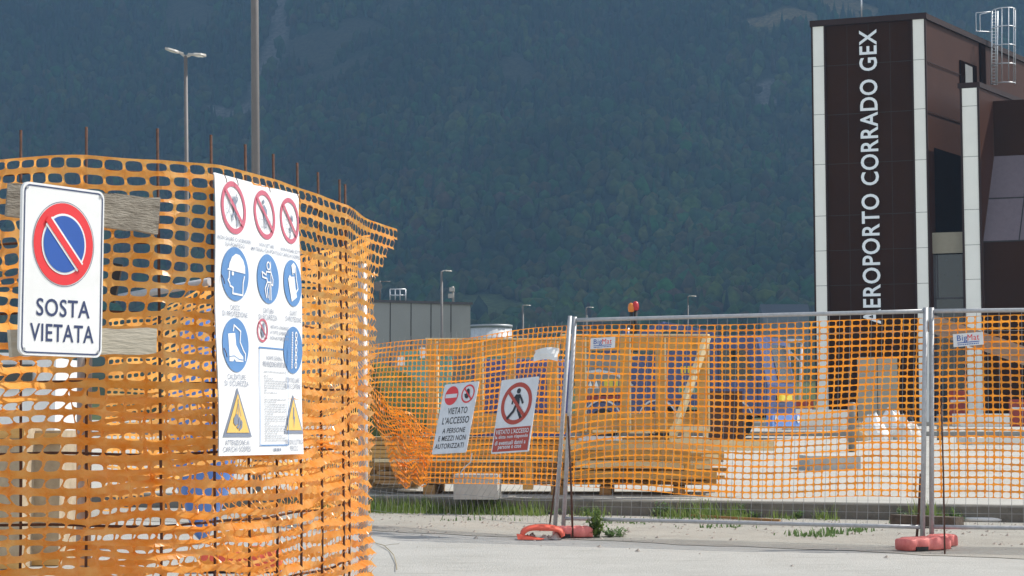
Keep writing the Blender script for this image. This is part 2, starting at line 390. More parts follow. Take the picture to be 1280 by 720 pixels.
def attr_mat(name, rough=.95, trans=0, spec=.1):
    m = bpy.data.materials.new(name); m.use_nodes = True; N = m.node_tree.nodes; L = m.node_tree.links; b = N['Principled BSDF']
    b.inputs['Roughness'].default_value = rough; b.inputs['Specular IOR Level'].default_value = spec
    at = N.new('ShaderNodeAttribute'); at.attribute_name = 'tone'
    nz = N.new('ShaderNodeTexNoise'); nz.inputs['Scale'].default_value = .35; nz.inputs['Detail'].default_value = 5
    tc = N.new('ShaderNodeTexCoord'); L.new(tc.outputs['Object'], nz.inputs['Vector'])
    rp = N.new('ShaderNodeValToRGB'); rp.color_ramp.elements[0].color = (.55, .55, .55, 1); rp.color_ramp.elements[1].color = (1.45, 1.45, 1.45, 1)
    rp.color_ramp.elements[0].position = .3; rp.color_ramp.elements[1].position = .7; L.new(nz.outputs['Fac'], rp.inputs[0])
    mu = N.new('ShaderNodeMix'); mu.data_type = 'RGBA'; mu.blend_type = 'MULTIPLY'; mu.inputs['Factor'].default_value = 1
    L.new(at.outputs['Color'], mu.inputs[6]); L.new(rp.outputs[0], mu.inputs[7]); L.new(mu.outputs[2], b.inputs['Base Color']); return m
idx = np.arange(X.size).reshape(X.shape)
mt = np_mesh('mountain', np.stack([X, Y, Zm], -1).reshape(-1, 3), np.stack([idx[:-1, :-1], idx[:-1, 1:], idx[1:, 1:], idx[1:, :-1]], -1).reshape(-1, 4), attr_mat('mountain_ground'), True, color=colr)
tag(mt, kind='structure')
# the forest: thousands of crowns one cannot count
bmi = bmesh.new(); bmesh.ops.create_icosphere(bmi, subdivisions=1, radius=1); bmi.verts.ensure_lookup_table()
IV = np.array([v.co[:] for v in bmi.verts]); IFc = np.array([[v.index for v in f.verts] for f in bmi.faces]); bmi.free()
pts = []
y = 700.0
while y < 2150:
    step = 5.6 + (y - 700) * .0016; half = .34 * y + 30
    n = int(2 * half / step); xs = -half + np.arange(n) * step + RNG.uniform(-.5, .5, n) * step * .9
    pts.append(np.stack([xs, y + RNG.uniform(-.5, .5, n) * step, np.full(n, step)], -1)); y += step * .95
P = np.concatenate(pts)
# low rows at the foot of the slope only near the front
keep = spot_mask(P[:, 0], P[:, 1]) == 0
dens = .5 + .5 * np.sin(P[:, 0] / 47 + 1.3 * np.sin(P[:, 1] / 90)) * np.sin(P[:, 1] / 66 + P[:, 0] / 210)
keep &= RNG.random(len(P)) < .62 + .38 * dens
P = P[keep]; n = len(P); print('forest crowns', n)
zz = terrain(P[:, 0], P[:, 1]); con = RNG.random(n) < np.clip((P[:, 1] - 850) / 900, .08, .7)
r = P[:, 2] * RNG.uniform(.42, .85, n); r = np.where(con, r * .62, r); h = np.where(con, r * RNG.uniform(2.2, 3.4, n), r * RNG.uniform(.9, 1.5, n))
ang = RNG.uniform(0, 6.28, n); ca, sa = np.cos(ang), np.sin(ang)
jit = 1 + .22 * RNG.standard_normal((n, len(IV)))
S = IV[None] * jit[..., None]
taper = np.where(con[:, None], np.clip(.62 - .6 * IV[None, :, 2], .08, 1.2), 1.0)
vx, vy = S[..., 0] * taper, S[..., 1] * taper
VX = (vx * ca[:, None] - vy * sa[:, None]) * r[:, None] + P[:, 0][:, None]
VY = (vx * sa[:, None] + vy * ca[:, None]) * r[:, None] + P[:, 1][:, None]
VZ = (S[..., 2] + .75) * h[:, None] + zz[:, None]
tone = np.stack([RNG.uniform(.022, .080, n), RNG.uniform(.048, .105, n), RNG.uniform(.014, .034, n)], -1)
patch = .85 + .35 * np.sin(P[:, 0] / 38 + P[:, 1] / 80) * np.sin(P[:, 1] / 45 - P[:, 0] / 120)
tone[:, 1] *= np.interp(P[:, 1], [700, 1050], [1.15, 1.0]); tone[:, 0] *= np.interp(P[:, 1], [700, 1050], [1.15, 1.0]); tone *= patch[:, None]; tone[con] *= np.array([.62, .68, .8])
cc = np.ones((n, len(IV), 4)); cc[..., :3] = tone[:, None, :]
fo = np_mesh('forest', np.stack([VX, VY, VZ], -1).reshape(-1, 3), (IFc[None] + (np.arange(n) * len(IV))[:, None, None]).reshape(-1, 3), attr_mat('forest_leaf', .9), True, color=cc.reshape(-1, 4))
tag(fo, 'dense dark green forest covering the whole mountainside', 'forest', kind='stuff')

# the blue air of the valley
hz = MB(); hz.box((0, 1160, 524.5), (2200, 2520, 1053)); hb = hz.build('haze', None, base=False)
hm = bpy.data.materials.new('haze_air'); hm.use_nodes = True; N = hm.node_tree.nodes; N.remove(N['Principled BSDF'])
pv = N.new('ShaderNodeVolumePrincipled'); pv.inputs['Color'].default_value = (.37, .65, .97, 1); pv.inputs['Density'].default_value = .00042; pv.inputs['Anisotropy'].default_value = 0
hm.node_tree.links.new(pv.outputs[0], N['Material Output'].inputs['Volume']); hb.data.materials.append(hm)
tag(hb, 'blue haze filling the valley before the mountain', 'haze', kind='stuff')

# a broad unseen cloud added over the valley side, high above the haze: it keeps the sun off the slope
bmc = bmesh.new(); bmesh.ops.create_icosphere(bmc, subdivisions=5, radius=1)
CC = Vector((900, 1760, 1480)); b = MB(); vs = []
for v in bmc.verts:
    x, y_, z_ = v.co; k = 1 + .10 * math.sin(4 * x + 1) * math.sin(5 * y_) + .06 * math.sin(9 * x - 7 * y_) + .05 * math.sin(15 * z_ + 8 * x) + .04 * math.sin(19 * y_ + 11 * x)
    vs.append(CC + Vector((x * 1250 * k, y_ * 1000 * k, z_ * (170 if z_ < 0 else 420) * k)))
b.add(vs, [tuple(q.index for q in fa.verts) for fa in bmc.faces], True); bmc.free()
M['shade_cloud'] = mat('cloud_white', (.85, .85, .86), 1, var=.03, scale=.003, trans=.3, spec=0)
tag(b.build('shade_cloud', M['shade_cloud'], base=True), kind='structure')

# ------------------------------------------------------------------ the terminal building with its tower
A0 = Vector((17.9, 75)); FD = Vector((-.945, .327)).normalized(); SDr = Vector((.6, .8)); RT = -FD
ZG = .6
def tpx(px, o=A0, d=FD):
    a = (px - 640) / F_PX; return (o.x - a * o.y) / (a * d.y - d.x)
def V3(p, z): return Vector((p.x, p.y, z))
def wallframe(o, d):                    # x runs along d (to the right as seen), y up, normal to the viewer
    return frame(V3(o, 0), (d.x, d.y, 0), (0, 0, 1))
tl = tpx(1020); ZT = zof(17, 75.0)
B0 = A0 + FD * tl
bld = thing('terminal_building', 'dark brown terminal building with tall tower, pale pilasters and white vertical lettering', 'building', (A0.x, A0.y, 1.05))
def poly_prism(b, pts, z0, z1):
    n = len(pts); b.add([V3(p, z0) for p in pts] + [V3(p, z1) for p in pts], [tuple(reversed(range(n))), tuple(range(n, 2 * n))] + [(i, (i + 1) % n, n + (i + 1) % n, n + i) for i in range(n)])
C0 = A0 + SDr * 22; D0 = B0 + SDr * 22
b = MB(); poly_prism(b, [A0 + FD * .05 + SDr * .05, C0, D0, B0 + SDr * .05 - FD * .05], ZG, ZT - .25); b.build('side_wall', M['clad_side'], bld)
ff = wallframe(B0, RT)                   # front face frame, x from the left corner
W = tl
# front cladding, recessed between the pilasters
b = MB(); b.prism([(.62, ZG), (W - .62, ZG), (W - .62, ZT - .25), (.62, ZT - .25)], ff, -.05, .12); b.build('front_panel', M['clad_front'], bld)
b = MB()
for x0, x1 in ((0, .07), (.55, .62), (W - .62, W - .55), (W - .07, W)):
    b.prism([(x0, ZG), (x1, ZG), (x1, ZT - .26), (x0, ZT - .26)], ff, -.05, .22)
b.build('pilaster_edge', M['clad_trim'], bld)
for x0 in (.073, W - .547):
    b = MB(); b.prism([(x0, ZG), (x0 + .474, ZG), (x0 + .474, ZT - .27), (x0, ZT - .27)], ff, -.05, .2); pl = b.build('pilaster', M['pilaster'], bld)
    b = MB()
    for zj in [zof(p, 75.6) for p in (79, 140, 203, 268, 312, 356)]: b.prism([(x0, zj), (x0 + .474, zj), (x0 + .474, zj + .025), (x0, zj + .025)], ff, .2, .204)
    b.build('joint', M['joint_pale'], pl)
b = MB()
for zj in [zof(p, 75.6) for p in (79, 141, 203, 268, 312, 356)]: b.prism([(.63, zj), (W - .63, zj), (W - .63, zj + .03), (.63, zj + .03)], ff, .12, .124)
for k in range(1, 4): b.prism([(.62 + k * (W - 1.24) / 4, ZG), (.64 + k * (W - 1.24) / 4, ZG), (.64 + k * (W - 1.24) / 4, ZT - .3), (.62 + k * (W - 1.24) / 4, ZT - .3)], ff, .12, .122)
b.build('panel_joint', M['joint'], bld)
# coping
b = MB(); poly_prism(b, [A0 - FD * .06 - SDr * .06, C0 - FD * .06, D0 + FD * .06, B0 + FD * .06 - SDr * .06 + Vector((0, -.22))], ZT - .25, ZT); 
b.prism([(-.05, ZT - .26), (W + .05, ZT - .26), (W + .05, ZT - .004), (-.05, ZT - .004)], ff, 0.0, .26); b.build('coping', M['clad_trim'], bld)
# joints on the tower side
sf = wallframe(A0, SDr)
b = MB()
for zj in (zof(78, 75.2), zof(140, 75.2)): b.prism([(.05, zj), (22, zj), (22, zj + .02), (.05, zj + .02)], sf, -.02, .012)
b.build('side_joint', M['clad_trim'], bld)
# lettering up the front: reads from the bottom upwards
x_base = W - tpx(1103); x_top = W - tpx(1080.5)
zl0, zl1 = zof(405, 75.6), zof(37, 75.6)
lf = frame(ff(x_base, zl0, .16), (0, 0, 1), (FD.x, FD.y, 0))
V_, F_ = text_mesh('AEROPORTO CORRADO GEX', .016)
b = MB(); Lw, Lh = zl1 - zl0, (x_base - x_top)
n0 = len(V_); vs = [lf(x * Lw, y_ * Lh, 0) for x, y_ in V_] + [lf(x * Lw, y_ * Lh, .06) for x, y_ in V_]
b.add(vs, [tuple(i + n0 for i in f) for f in F_]); b.build('lettering', M['letter'], bld)
# beige door at the foot of the tower
xd0, xd1 = W - tpx(1072), W - tpx(1122); zd = zof(446, 75.4)
b = MB(); b.prism([(xd0, ZG), (xd1, ZG), (xd1, zd), (xd0, zd)], ff, .1, .18); dr = b.build('door', M['beige'], bld)
b = MB(); xm = (xd0 + xd1) / 2; b.prism([(xm - .015, ZG), (xm + .015, ZG), (xm + .015, zd), (xm - .015, zd)], ff, .18, .184); b.build('door_gap', M['joint'], dr)
# recess with window between tower and the second pilaster
t2a, t2b = -tpx(1209), -tpx(1228)        # distances to the right of A0 along RT
fr2 = wallframe(A0, RT)
zr0, zr1 = ZG, zof(182, 75.4)
Z2 = zof(104, 74.5)
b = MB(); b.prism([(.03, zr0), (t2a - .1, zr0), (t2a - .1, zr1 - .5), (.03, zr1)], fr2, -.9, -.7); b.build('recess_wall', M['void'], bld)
zw0, zw1, zw2 = zof(374, 75.3), zof(317, 75.3), zof(291, 75.3)
b = MB(); b.prism([(.05, zw1), (t2a - .1, zw1), (t2a - .1, zw2), (.05, zw2)], fr2, -.45, -.35); b.build('fascia', M['panel_beige'], bld)
b = MB(); b.prism([(.05, ZG), (t2a - .1, ZG), (t2a - .1, zw1 - .05), (.05, zw1 - .05)], fr2, -.5, -.45); wi = b.build('window', M['glass'], bld)
b = MB()
for x0, x1, z0, z1 in ((.05, t2a - .1, zw0, zw0 + .07), (.05, .18, ZG, zw1 - .05), (.22, .27, zw0, zw1 - .05), (t2a - .16, t2a - .1, ZG, zw1 - .05)): b.prism([(x0, z0), (x1, z0), (x1, z1), (x0, z1)], fr2, -.45, -.40)
b.build('window_frame', M['roofgrey'], wi)
# upper bulkhead hanging over the recess (brown, lit from the right)
# second volume: pilaster, side wall, stepped-back facade with sloped panel
b = MB()
p0 = A0 + RT * (t2a - .09); p1 = A0 + RT * (t2b + .09)
poly_prism(b, [p0, p1, p1 + SDr * 9, p0 + SDr * 9], ZG, Z2 - .22); b.build('wing_wall', M['clad_side'], bld)
b = MB(); poly_prism(b, [p0 - RT * .06 - SDr * .1, p1 + RT * .06 - SDr * .1, p1 + RT * .06 + SDr * 9, p0 - RT * .06 + SDr * 9], Z2 - .22, Z2); b.build('wing_coping', M['clad_trim'], bld)
b = MB()
for x0, x1 in ((t2a - .09, t2a - .003), (t2b + .003, t2b + .09)): b.prism([(x0, ZG), (x1, ZG), (x1, Z2 - .23), (x0, Z2 - .23)], fr2, -.05, .17)
b.build('pilaster_edge', M['clad_trim'], bld)
b = MB(); b.prism([(t2a, ZG), (t2b, ZG), (t2b, Z2 - .25), (t2a, Z2 - .25)], fr2, -.05, .14); pl = b.build('pilaster', M['pilaster'], bld)
b = MB()
for zj in [zof(p, 74.5) for p in (134, 197, 263, 307, 350)]: b.prism([(t2a, zj), (t2b, zj), (t2b, zj + .025), (t2a, zj + .025)], fr2, .14, .144)
b.build('joint', M['joint_pale'], pl)
# wing facade to the right
Q0 = p1; L2 = 9.0
zA, zB, zC = zof(303, 74.6), zof(196, 75.6), zof(126, 75.4)
def Q(t, s, z): q = Q0 + RT * t + SDr * s; return V3(q, z)
b = MB(); b.add([Q(0.01, .08, ZG), Q(L2, .08, ZG), Q(L2, .08, zA), Q(.01, .08, zA)], [(0, 1, 2, 3)]); b.build('facade', M['clad_front'], bld)
b = MB(); b.add([Q(.01, .08, zA), Q(L2, .08, zA), Q(L2, 1.5, zB), Q(.01, 1.5, zB)], [(0, 1, 2, 3)]); gp = b.build('sloped_panel', M['purple_glass'], bld)
b = MB()
for k in (.5,): b.add([Q(.01, .08 + 1.42 * k - .012, zA + (zB - zA) * k - .03), Q(L2, .08 + 1.42 * k - .012, zA + (zB - zA) * k - .03), Q(L2, .08 + 1.42 * k - .012, zA + (zB - zA) * k + .03), Q(.01, .08 + 1.42 * k - .012, zA + (zB - zA) * k + .03)], [(0, 1, 2, 3)])
for t in (1.45, 3.0, 4.5): b.add([Q(t, .07, zA), Q(t + .05, .07, zA), Q(t + .05, 1.49, zB), Q(t, 1.49, zB)], [(0, 1, 2, 3)])
b.add([Q(.01, .06, zA - .03), Q(L2, .06, zA - .03), Q(L2, .06, zA + .03), Q(.01, .06, zA + .03)], [(0, 1, 2, 3)])
b.build('panel_bar', M['joint'], gp)
b = MB(); b.add([Q(.01, 1.5, zB), Q(L2, 1.5, zB), Q(L2, 1.5, zC), Q(.01, 1.5, zC)], [(0, 1, 2, 3)]); b.add([Q(.01, 1.5, zC), Q(L2, 1.5, zC), Q(L2, 9, zC), Q(.01, 9, zC)], [(0, 1, 2, 3)]); b.build('upper_facade', M['clad_front'], bld)
# opening high on the tower side and the slot behind the ladder
def spx(px): return tpx(px, A0, SDr)
def sbox(px0, px1, pya, pyb, m, name, d=.015):
    s0, s1 = spx(px0), spx(px1); b = MB()
    def zz_(s, py): return zof(py, A0.y + SDr.y * s)
    b.add([sf(s0, zz_(s0, pyb[0]), d), sf(s1, zz_(s1, pyb[1]), d), sf(s1, zz_(s1, pya[1]), d), sf(s0, zz_(s0, pya[0]), d), sf(s0, zz_(s0, pyb[0]), -.1), sf(s1, zz_(s1, pyb[1]), -.1), sf(s1, zz_(s1, pya[1]), -.1), sf(s0, zz_(s0, pya[0]), -.1)],
          [(0, 1, 2, 3), (4, 7, 6, 5), (0, 4, 5, 1), (3, 2, 6, 7), (0, 3, 7, 4), (1, 5, 6, 2)]); return b.build(name, m, bld)
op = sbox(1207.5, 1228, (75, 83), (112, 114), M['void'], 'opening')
sbox(1213, 1222, (80, 84), (110, 112), M['grey_paint'], 'opening_lining', .03)
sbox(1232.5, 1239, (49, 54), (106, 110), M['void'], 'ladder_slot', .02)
# caged ladder on the tower side
LY = 80.5
def LP(px, py, dy=0): return U(px, py, LY + dy)
b = MB()
for dx in (0, 7): b.tube([LP(1240 + dx, 14), LP(1239 + dx, 106)], .035, 6)
for k in range(24): b.tube([LP(1240, 16 + k * 3.9), LP(1247, 16 + k * 3.9)], .016, 5)
for py in (13.5, 36, 59, 81.5, 105):
    pth = [LP(1247 - 7 * math.cos(t), py + (1.5 if py > 60 else .5) * math.sin(t), -.0) + Vector((0.29 * (1 - math.cos(t)) * .9, -.75 * math.sin(t), 0)) for t in np.linspace(0, math.pi, 9)]
    b.tube(pth, .026, 6)
for t in np.linspace(.5, math.pi - .35, 5):
    off = Vector((.29 * (1 - math.cos(t)) * .9, -.75 * math.sin(t), 0)); x = 1247 - 7 * math.cos(t)
    b.tube([LP(x, 13.5) + off, LP(x, 105) + off], .022, 5)
for off in (0, .7):
    b.tube([LP(1240, 14.5, off), LP(1220 + 5 * (off > 0), 16 + 2 * (off > 0), off), LP(1220 + 5 * (off > 0), 39, off), LP(1240, 40, off)], .026, 6)
b.build('caged_ladder', M['steel_white'], bld)
b = MB(); b.tube([U(1077, 22, 77.5), U(1076.5, -14, 77.5)], .035, 6); b.build('antenna', M['steel_white'], bld)

# ------------------------------------------------------------------ far buildings and lamps
gb = thing('flat_roofed_building', 'long grey flat roofed building behind the orange fence', 'building', V3(Vector((-7, 99)), .8))
g0, g1 = U(300, 372, 96), U(588, 381, 101)
b = MB(); zt = U(588, 381, 101).z; gd = Vector((g1.x - g0.x, g1.y - g0.y)).normalized(); gn = Vector((-gd.y, gd.x)); ga = Vector((g0.x, g0.y)); ge = Vector((g1.x, g1.y))
poly_prism(b, [ga, ge, ge + gn * 12 - gd * 1.5, ga + gn * 12], .6, zt); b.build('wall', M['bldg_grey'], gb)
b = MB(); poly_prism(b, [ga - gn * .1, ge - gn * .1 + gd * .1, ge + gn * 12, ga + gn * 12], zt, zt + .14); b.build('roof_edge', M['roofgrey'], gb)
b = MB(); gf = wallframe(ga, gd)
for px in (372, 428, 487, 513, 538, 563):
    a = (px - 640) / F_PX; t = (ga.x - a * ga.y) / (a * gd.y - gd.x); b.prism([(t, .6), (t + .05, .6), (t + .05, zt), (t, zt)], gf, 0, .012)
b.build('wall_joint', M['joint'], gb)
b = MB(); yb = 101
for (x0, x1) in ((487.5, 507),):
    for dy in (0, 1.2):
        for px in (487.5, 494, 500, 507): b.tube([U(px, 361.5, yb + dy), U(px, 377, yb + dy)], .035, 5)
        for py in (361.5, 369): b.tube([U(487.5, py, yb + dy), U(507, py, yb + dy)], .035, 5)
b.build('roof_rail', M['steel_white'], gb)
b = MB(); b.tube([U(475, 377, 100), U(475, 351, 100)], .06, 6); b.tube([U(475, 352, 100), U(488, 352, 100)], .03, 5); 
b.tube([U(472, 358, 99.9), U(472, 358, 99.6)], [.18, .28], 12); b.build('antenna', M['pole'], gb)
b = MB(); b.tube([U(566.5, 380, 101.5), U(566, 358, 101.5)], .07, 6); b.box(U(565, 362, 101.4), (.3, .4, .22)); b.box(U(563, 370, 101.4), (.25, .3, .25)); b.build('camera_mast', M['lampgrey'], gb)

tk = thing('storage_tank', 'low pale round storage tank right of the grey building', 'tank', V3(Vector((U(614, 418, 125).x, 127)), 1.0))
b = MB(); c = U(614, 418, 127); b.tube([(c.x, 127, .8), (c.x, 127, zof(408, 124.5))], 1.5, 28); b.build('shell', M['ltgrey'], tk)
b = MB(); b.tube([(c.x, 127, zof(407.8, 124.5)), (c.x, 127, zof(404, 124.5))], 1.56, 28); b.build('rim', M['galv_dull'], tk)

def lamp_post(name_label, base, H, double, group='lamp posts', lean=Vector((0, 0, 0)), r=.05, rz=0):
    root = thing('street_lamp', name_label, 'street lamp', base, group)
    top = Vector(base) + Vector((0, 0, H)) + lean
    b = MB(); b.tube([Vector(base), Vector(base) * .5 + top * .5, top], [r * 1.25, r, r * .85], 12); b.build('pole', M['pole'], root)
    dirs = ((-1, .12), (1, -.10)) if double else ((1, 0),)
    for sgn, tilt in dirs:
        d = Vector((sgn * math.cos(rz), sgn * math.sin(rz), 0)); sd_ = Vector((0, 1, 0)) if abs(d.x) > .5 else Vector((1, 0, 0))
        def pt(l, s, z): return top + d * l + sd_ * s + Vector((0, 0, z + (.28 * l if (double and sgn < 0) else -.06 * l) * 1))
        L = .42 if double else .5
        out = [(0.05, .03), (.14, .045), (.2, .13), (L * .8, .14), (L, .06)]
        vs = []; 
        for l, w in out: vs += [pt(l, -w, .02), pt(l, w, .02), pt(l, w * .7, .062), pt(l, -w * .7, .062)]
        fs = [(i * 4 + j, (i + 1) * 4 + j, (i + 1) * 4 + (j + 1) % 4, i * 4 + (j + 1) % 4) for i in range(4) for j in range(4)] + [(3, 2, 1, 0), (16, 17, 18, 19)]
        b = MB(); b.add(vs, fs); b.bar(top + Vector((0, 0, -.02)), pt(.12, 0, .04), .05, .05); hd = b.build('lamp_head', M['lampgrey'], root)
        b = MB(); b.add([pt(.22, -.1, .012), pt(L * .85, -.1, .012), pt(L * .85, .1, .012), pt(.22, .1, .012)], [(0, 1, 2, 3)]); b.build('lens', M['lens'], hd)
    return root
def lamp_px(label, pxb, pxt, pyt, Yd, double, zb, r=.05, rz=0):
    t = U(pxt, pyt, Yd); bx = U(pxb, 560, Yd).x; zb_ = zb
    x0 = t.x + (bx - t.x) * 1.0
    return lamp_post(label, Vector((x0, Yd, zb_)), t.z - zb_, double, 'street lamps around the site', Vector((t.x - x0, 0, 0)), r, rz)
lamp_px('tall street lamp with two flat heads behind the left enclosure', 236.5, 232, 70, 36, True, .35, .045)
bigp = U(321.5, 225, 17.5); tp = U(318.2, -230, 17.5)
lamp_px('thick near lamp pole rising out of view behind the white safety poster', 323, 316, -460, 17.5, True, .0, .040)
lamp_px('single headed lamp post standing in front of the grey building', 552.5, 552, 339, 84, False, .9, .07)
lamp_px('small lamp post behind the crumpled white sheet on the fence', 654.5, 653.5, 382, 110, False, 1.5, .07)
lamp_px('lamp post peeking over the top rail near the left posts', 734, 733, 384.5, 120, False, 2, .07)
lamp_px('lamp post above the blue truck against the forest', 860, 860, 370.5, 105, False, 1.5, .05)
hs = thing('farmhouse', 'far low farmhouse with grey roof at the forest edge', 'building', (0, 0, 0)); hY = 640
b = MB(); ha, hb_ = U(952, 391, hY), U(1012, 391, hY); hz_ = zof(380.5, hY + 5)
b.box(((ha.x + hb_.x) / 2, hY + 4, 17), (hb_.x - ha.x - 1, 8, 2 * (ha.z - 17))); b.build('wall', M['grey_paint'], hs)
b = MB(); b.add([(ha.x, hY - 1, ha.z - .3), (hb_.x, hY - 1, ha.z - .3), (hb_.x, hY + 4, hz_), (ha.x, hY + 4, hz_), (ha.x, hY + 9, ha.z - .3), (hb_.x, hY + 9, ha.z - .3)], [(0, 1, 2, 3), (3, 2, 5, 4), (0, 3, 4), (1, 5, 2)]); b.build('roof', M['roofgrey'], hs)

# ------------------------------------------------------------------ nets
def np_text(*a): pass
def net_mesh(name, surf, nu, nv, hw, hh, k, m, mask=None, seed=0, pw=3.2, hfun=None):
    rng = np.random.default_rng(seed)
    I, J = np.meshgrid(np.arange(nu), np.arange(nv), indexing='ij'); I, J = I.ravel(), J.ravel()
    if mask is not None:
        kp = mask(I + .5, J + .5); I, J = I[kp], J[kp]
    e = np.linspace(-.5, .5, k + 1)[:-1]
    loop = np.array([(x, -.5) for x in e] + [(.5, x) for x in e] + [(-x, .5) for x in e] + [(-.5, -x) for x in e])
    s = (np.abs(2 * loop[:, 0]) ** pw + np.abs(2 * loop[:, 1]) ** pw) ** (-1 / pw)
    hole = loop * s[:, None]; m4 = len(loop); n = len(I)
    jw = hw * rng.uniform(.92, 1.05, n); jh = hh * rng.uniform(.84, 1.12, n)
    if hfun is not None: jh = np.clip(jh * hfun(I + .5, J + .5), .1, .92)
    ou, ov = I[:, None] + .5 + loop[None, :, 0], J[:, None] + .5 + loop[None, :, 1]
    hu, hv = I[:, None] + .5 + hole[None, :, 0] * jw[:, None], J[:, None] + .5 + hole[None, :, 1] * jh[:, None]
    Vv = np.concatenate([surf(ou, ov), surf(hu, hv)], axis=1).reshape(-1, 3)
    a = np.arange(m4); b = (a + 1) % m4
    q = np.stack([a, b, b + m4, a + m4], -1)
    Fq = (q[None] + (np.arange(n) * 2 * m4)[:, None, None]).reshape(-1, 4)
    o0 = Vv.mean(0); o0[2] = Vv[:, 2].min()
    return np_mesh(name, Vv, Fq, m, False, origin=o0)
def waves(seed, n, fu, fv, amp):
    rng = np.random.default_rng(seed); prm = [(rng.uniform(*fu), rng.uniform(*fv), rng.uniform(0, 6.28), amp * rng.uniform(.5, 1)) for _ in range(n)]
    return lambda u, v: sum(a * np.sin(p * u + q * v + ph) for p, q, ph, a in prm)

# foreground enclosure: plan path from the stakes
STK = [(-75, 163, 6.72), (25, 162, 6.6), (107, 158, 6.53), (196, 160, 6.57), (263, 168, 6.72), (306, 180, 6.95), (341, 192, 7.2), (371, 203, 7.45), (397, 215, 7.73), (424, 224, 7.97), (431, 230, 8.13)]
TIP = [U(px, py, Yd) for px, py, Yd in STK]
path = [(U(-160, 300, 6.85).x, 6.85)] + [(U(px, 420, Yd).x, Yd) for px, py, Yd in STK] + [(U(457, 420, 8.62).x, 8.62), (U(489, 420, 9.06).x, 9.06)]
pa = np.array(path)
# smooth a little
sa_ = np.concatenate([[0], np.cumsum(np.hypot(*np.diff(pa, axis=0).T))]); LEN = sa_[-1]; S_POST = sa_[-2]; S_COR = sa_[3]; S_FIRST = sa_[1]
def path_at(s):
    return np.interp(s, sa_, pa[:, 0]), np.interp(s, sa_, pa[:, 1])
def path_n(s):
    x0, y0 = path_at(np.clip(s - .05, 0, LEN)); x1, y1 = path_at(np.clip(s + .05, 0, LEN)); tx, ty = x1 - x0, y1 - y0
    L = np.hypot(tx, ty) + 1e-9; return ty / L, -tx / L
ZTOP = 2.035
CU, CV = .070, .0535
nuF, nvF = int(LEN / CU), 38
w1, w2, w3, w4 = waves(1, 6, (.05, .35), (.05, .5), .010), waves(2, 7, (.1, .9), (.2, .9), .0035), waves(3, 4, (.05, .3), (.03, .2), .012), waves(9, 6, (.1, .5), (.2, .9), .18)
GA = [(RNG.uniform(3, nuF - 8), RNG.uniform(6, 36), RNG.uniform(1.2, 4.5), RNG.uniform(1.2, 2.6), RNG.uniform(.15, .45)) for _ in range(40)]
def gather(u, v):
    dz = 0 * u; dn = 0 * u
    for u0, v0, a, h_, k in GA:
        e = np.exp(-((u - u0) / a) ** 2 - ((v - v0 - .12 * (u - u0)) / h_) ** 2); dz = dz + (v - v0) * e * k * CV; dn = dn + e * .016 * (k - .3)
    return dz, dn
def surf_front(u, v):
    du = .16 * np.sin(.55 * u + 1.7 * np.floor(v + .0)) * 0 + w4(u, v)
    s = np.clip((u + du * .9) * LEN / nuF, 0, LEN)
    row = np.round(v); fr_ = v - row                       # distance to the centre of a horizontal strip
    mess = np.clip((v - 4) / 14, 0, 1)
    tw = (.005 + .011 * mess) * np.sin(.42 * u + 2.4 * row + 3 * np.sin(.13 * u + row * 1.3)) * np.sin(2 * math.pi * fr_)
    x, y_ = path_at(s); nx, ny = path_n(s)
    d = .034 + w1(u, v) * (.35 + .5 * mess) + tw
    fold = mess * .008 * np.sin(.8 * u + 1.1 * row) * np.sin(.23 * u + 2.1 * row)
    z = ZTOP - v * ZTOP / nvF * 1.0 + w2(u, v) + w3(u, v) * mess + fold * np.cos(math.pi * fr_)
    gz_, gn_ = gather(u, v); z = z + gz_ * np.clip(v / 6, 0, 1); d = d + gn_
    fl = np.clip((s - S_POST) / (LEN - S_POST), 0, 1)
    return np.stack([x + nx * d, y_ + ny * d, z], -1)
post_u = S_POST / LEN * nuF
def mask_front(u, v):
    e = (u - post_u) / (nuF - post_u); return (e < .05) | (v < 4.6 * (1 - e) + .6)
# two strips of net overlap and sag: the lower rows are more closed
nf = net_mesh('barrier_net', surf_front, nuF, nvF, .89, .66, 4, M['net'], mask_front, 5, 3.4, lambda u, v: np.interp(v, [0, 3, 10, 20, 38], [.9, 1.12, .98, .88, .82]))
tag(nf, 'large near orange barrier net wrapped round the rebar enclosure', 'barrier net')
# second layer, sagging inside, on the lower half
def surf_front2(u, v):
    s = np.clip(S_COR - .1 + (u + .6 * np.sin(.2 * v)) * .066, 0, LEN); x, y_ = path_at(s); nx, ny = path_n(s)
    z = 1.28 - v * .052 + .03 * np.sin(.11 * u + 1) + .012 * np.sin(.5 * u + v) + .05 * np.sin(.045 * u)
    d = -.055 + .02 * np.sin(.3 * u + .5 * v) + .012 * np.sin(.9 * v + .2 * u)
    return np.stack([x + nx * d, y_ + ny * d, z], -1)
n2 = int((S_POST - S_COR) / .066)
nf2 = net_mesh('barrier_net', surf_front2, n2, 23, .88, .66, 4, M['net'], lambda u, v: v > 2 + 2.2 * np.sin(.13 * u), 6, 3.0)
tag(nf2, 'second orange net layer hanging inside the near rebar enclosure', 'barrier net')
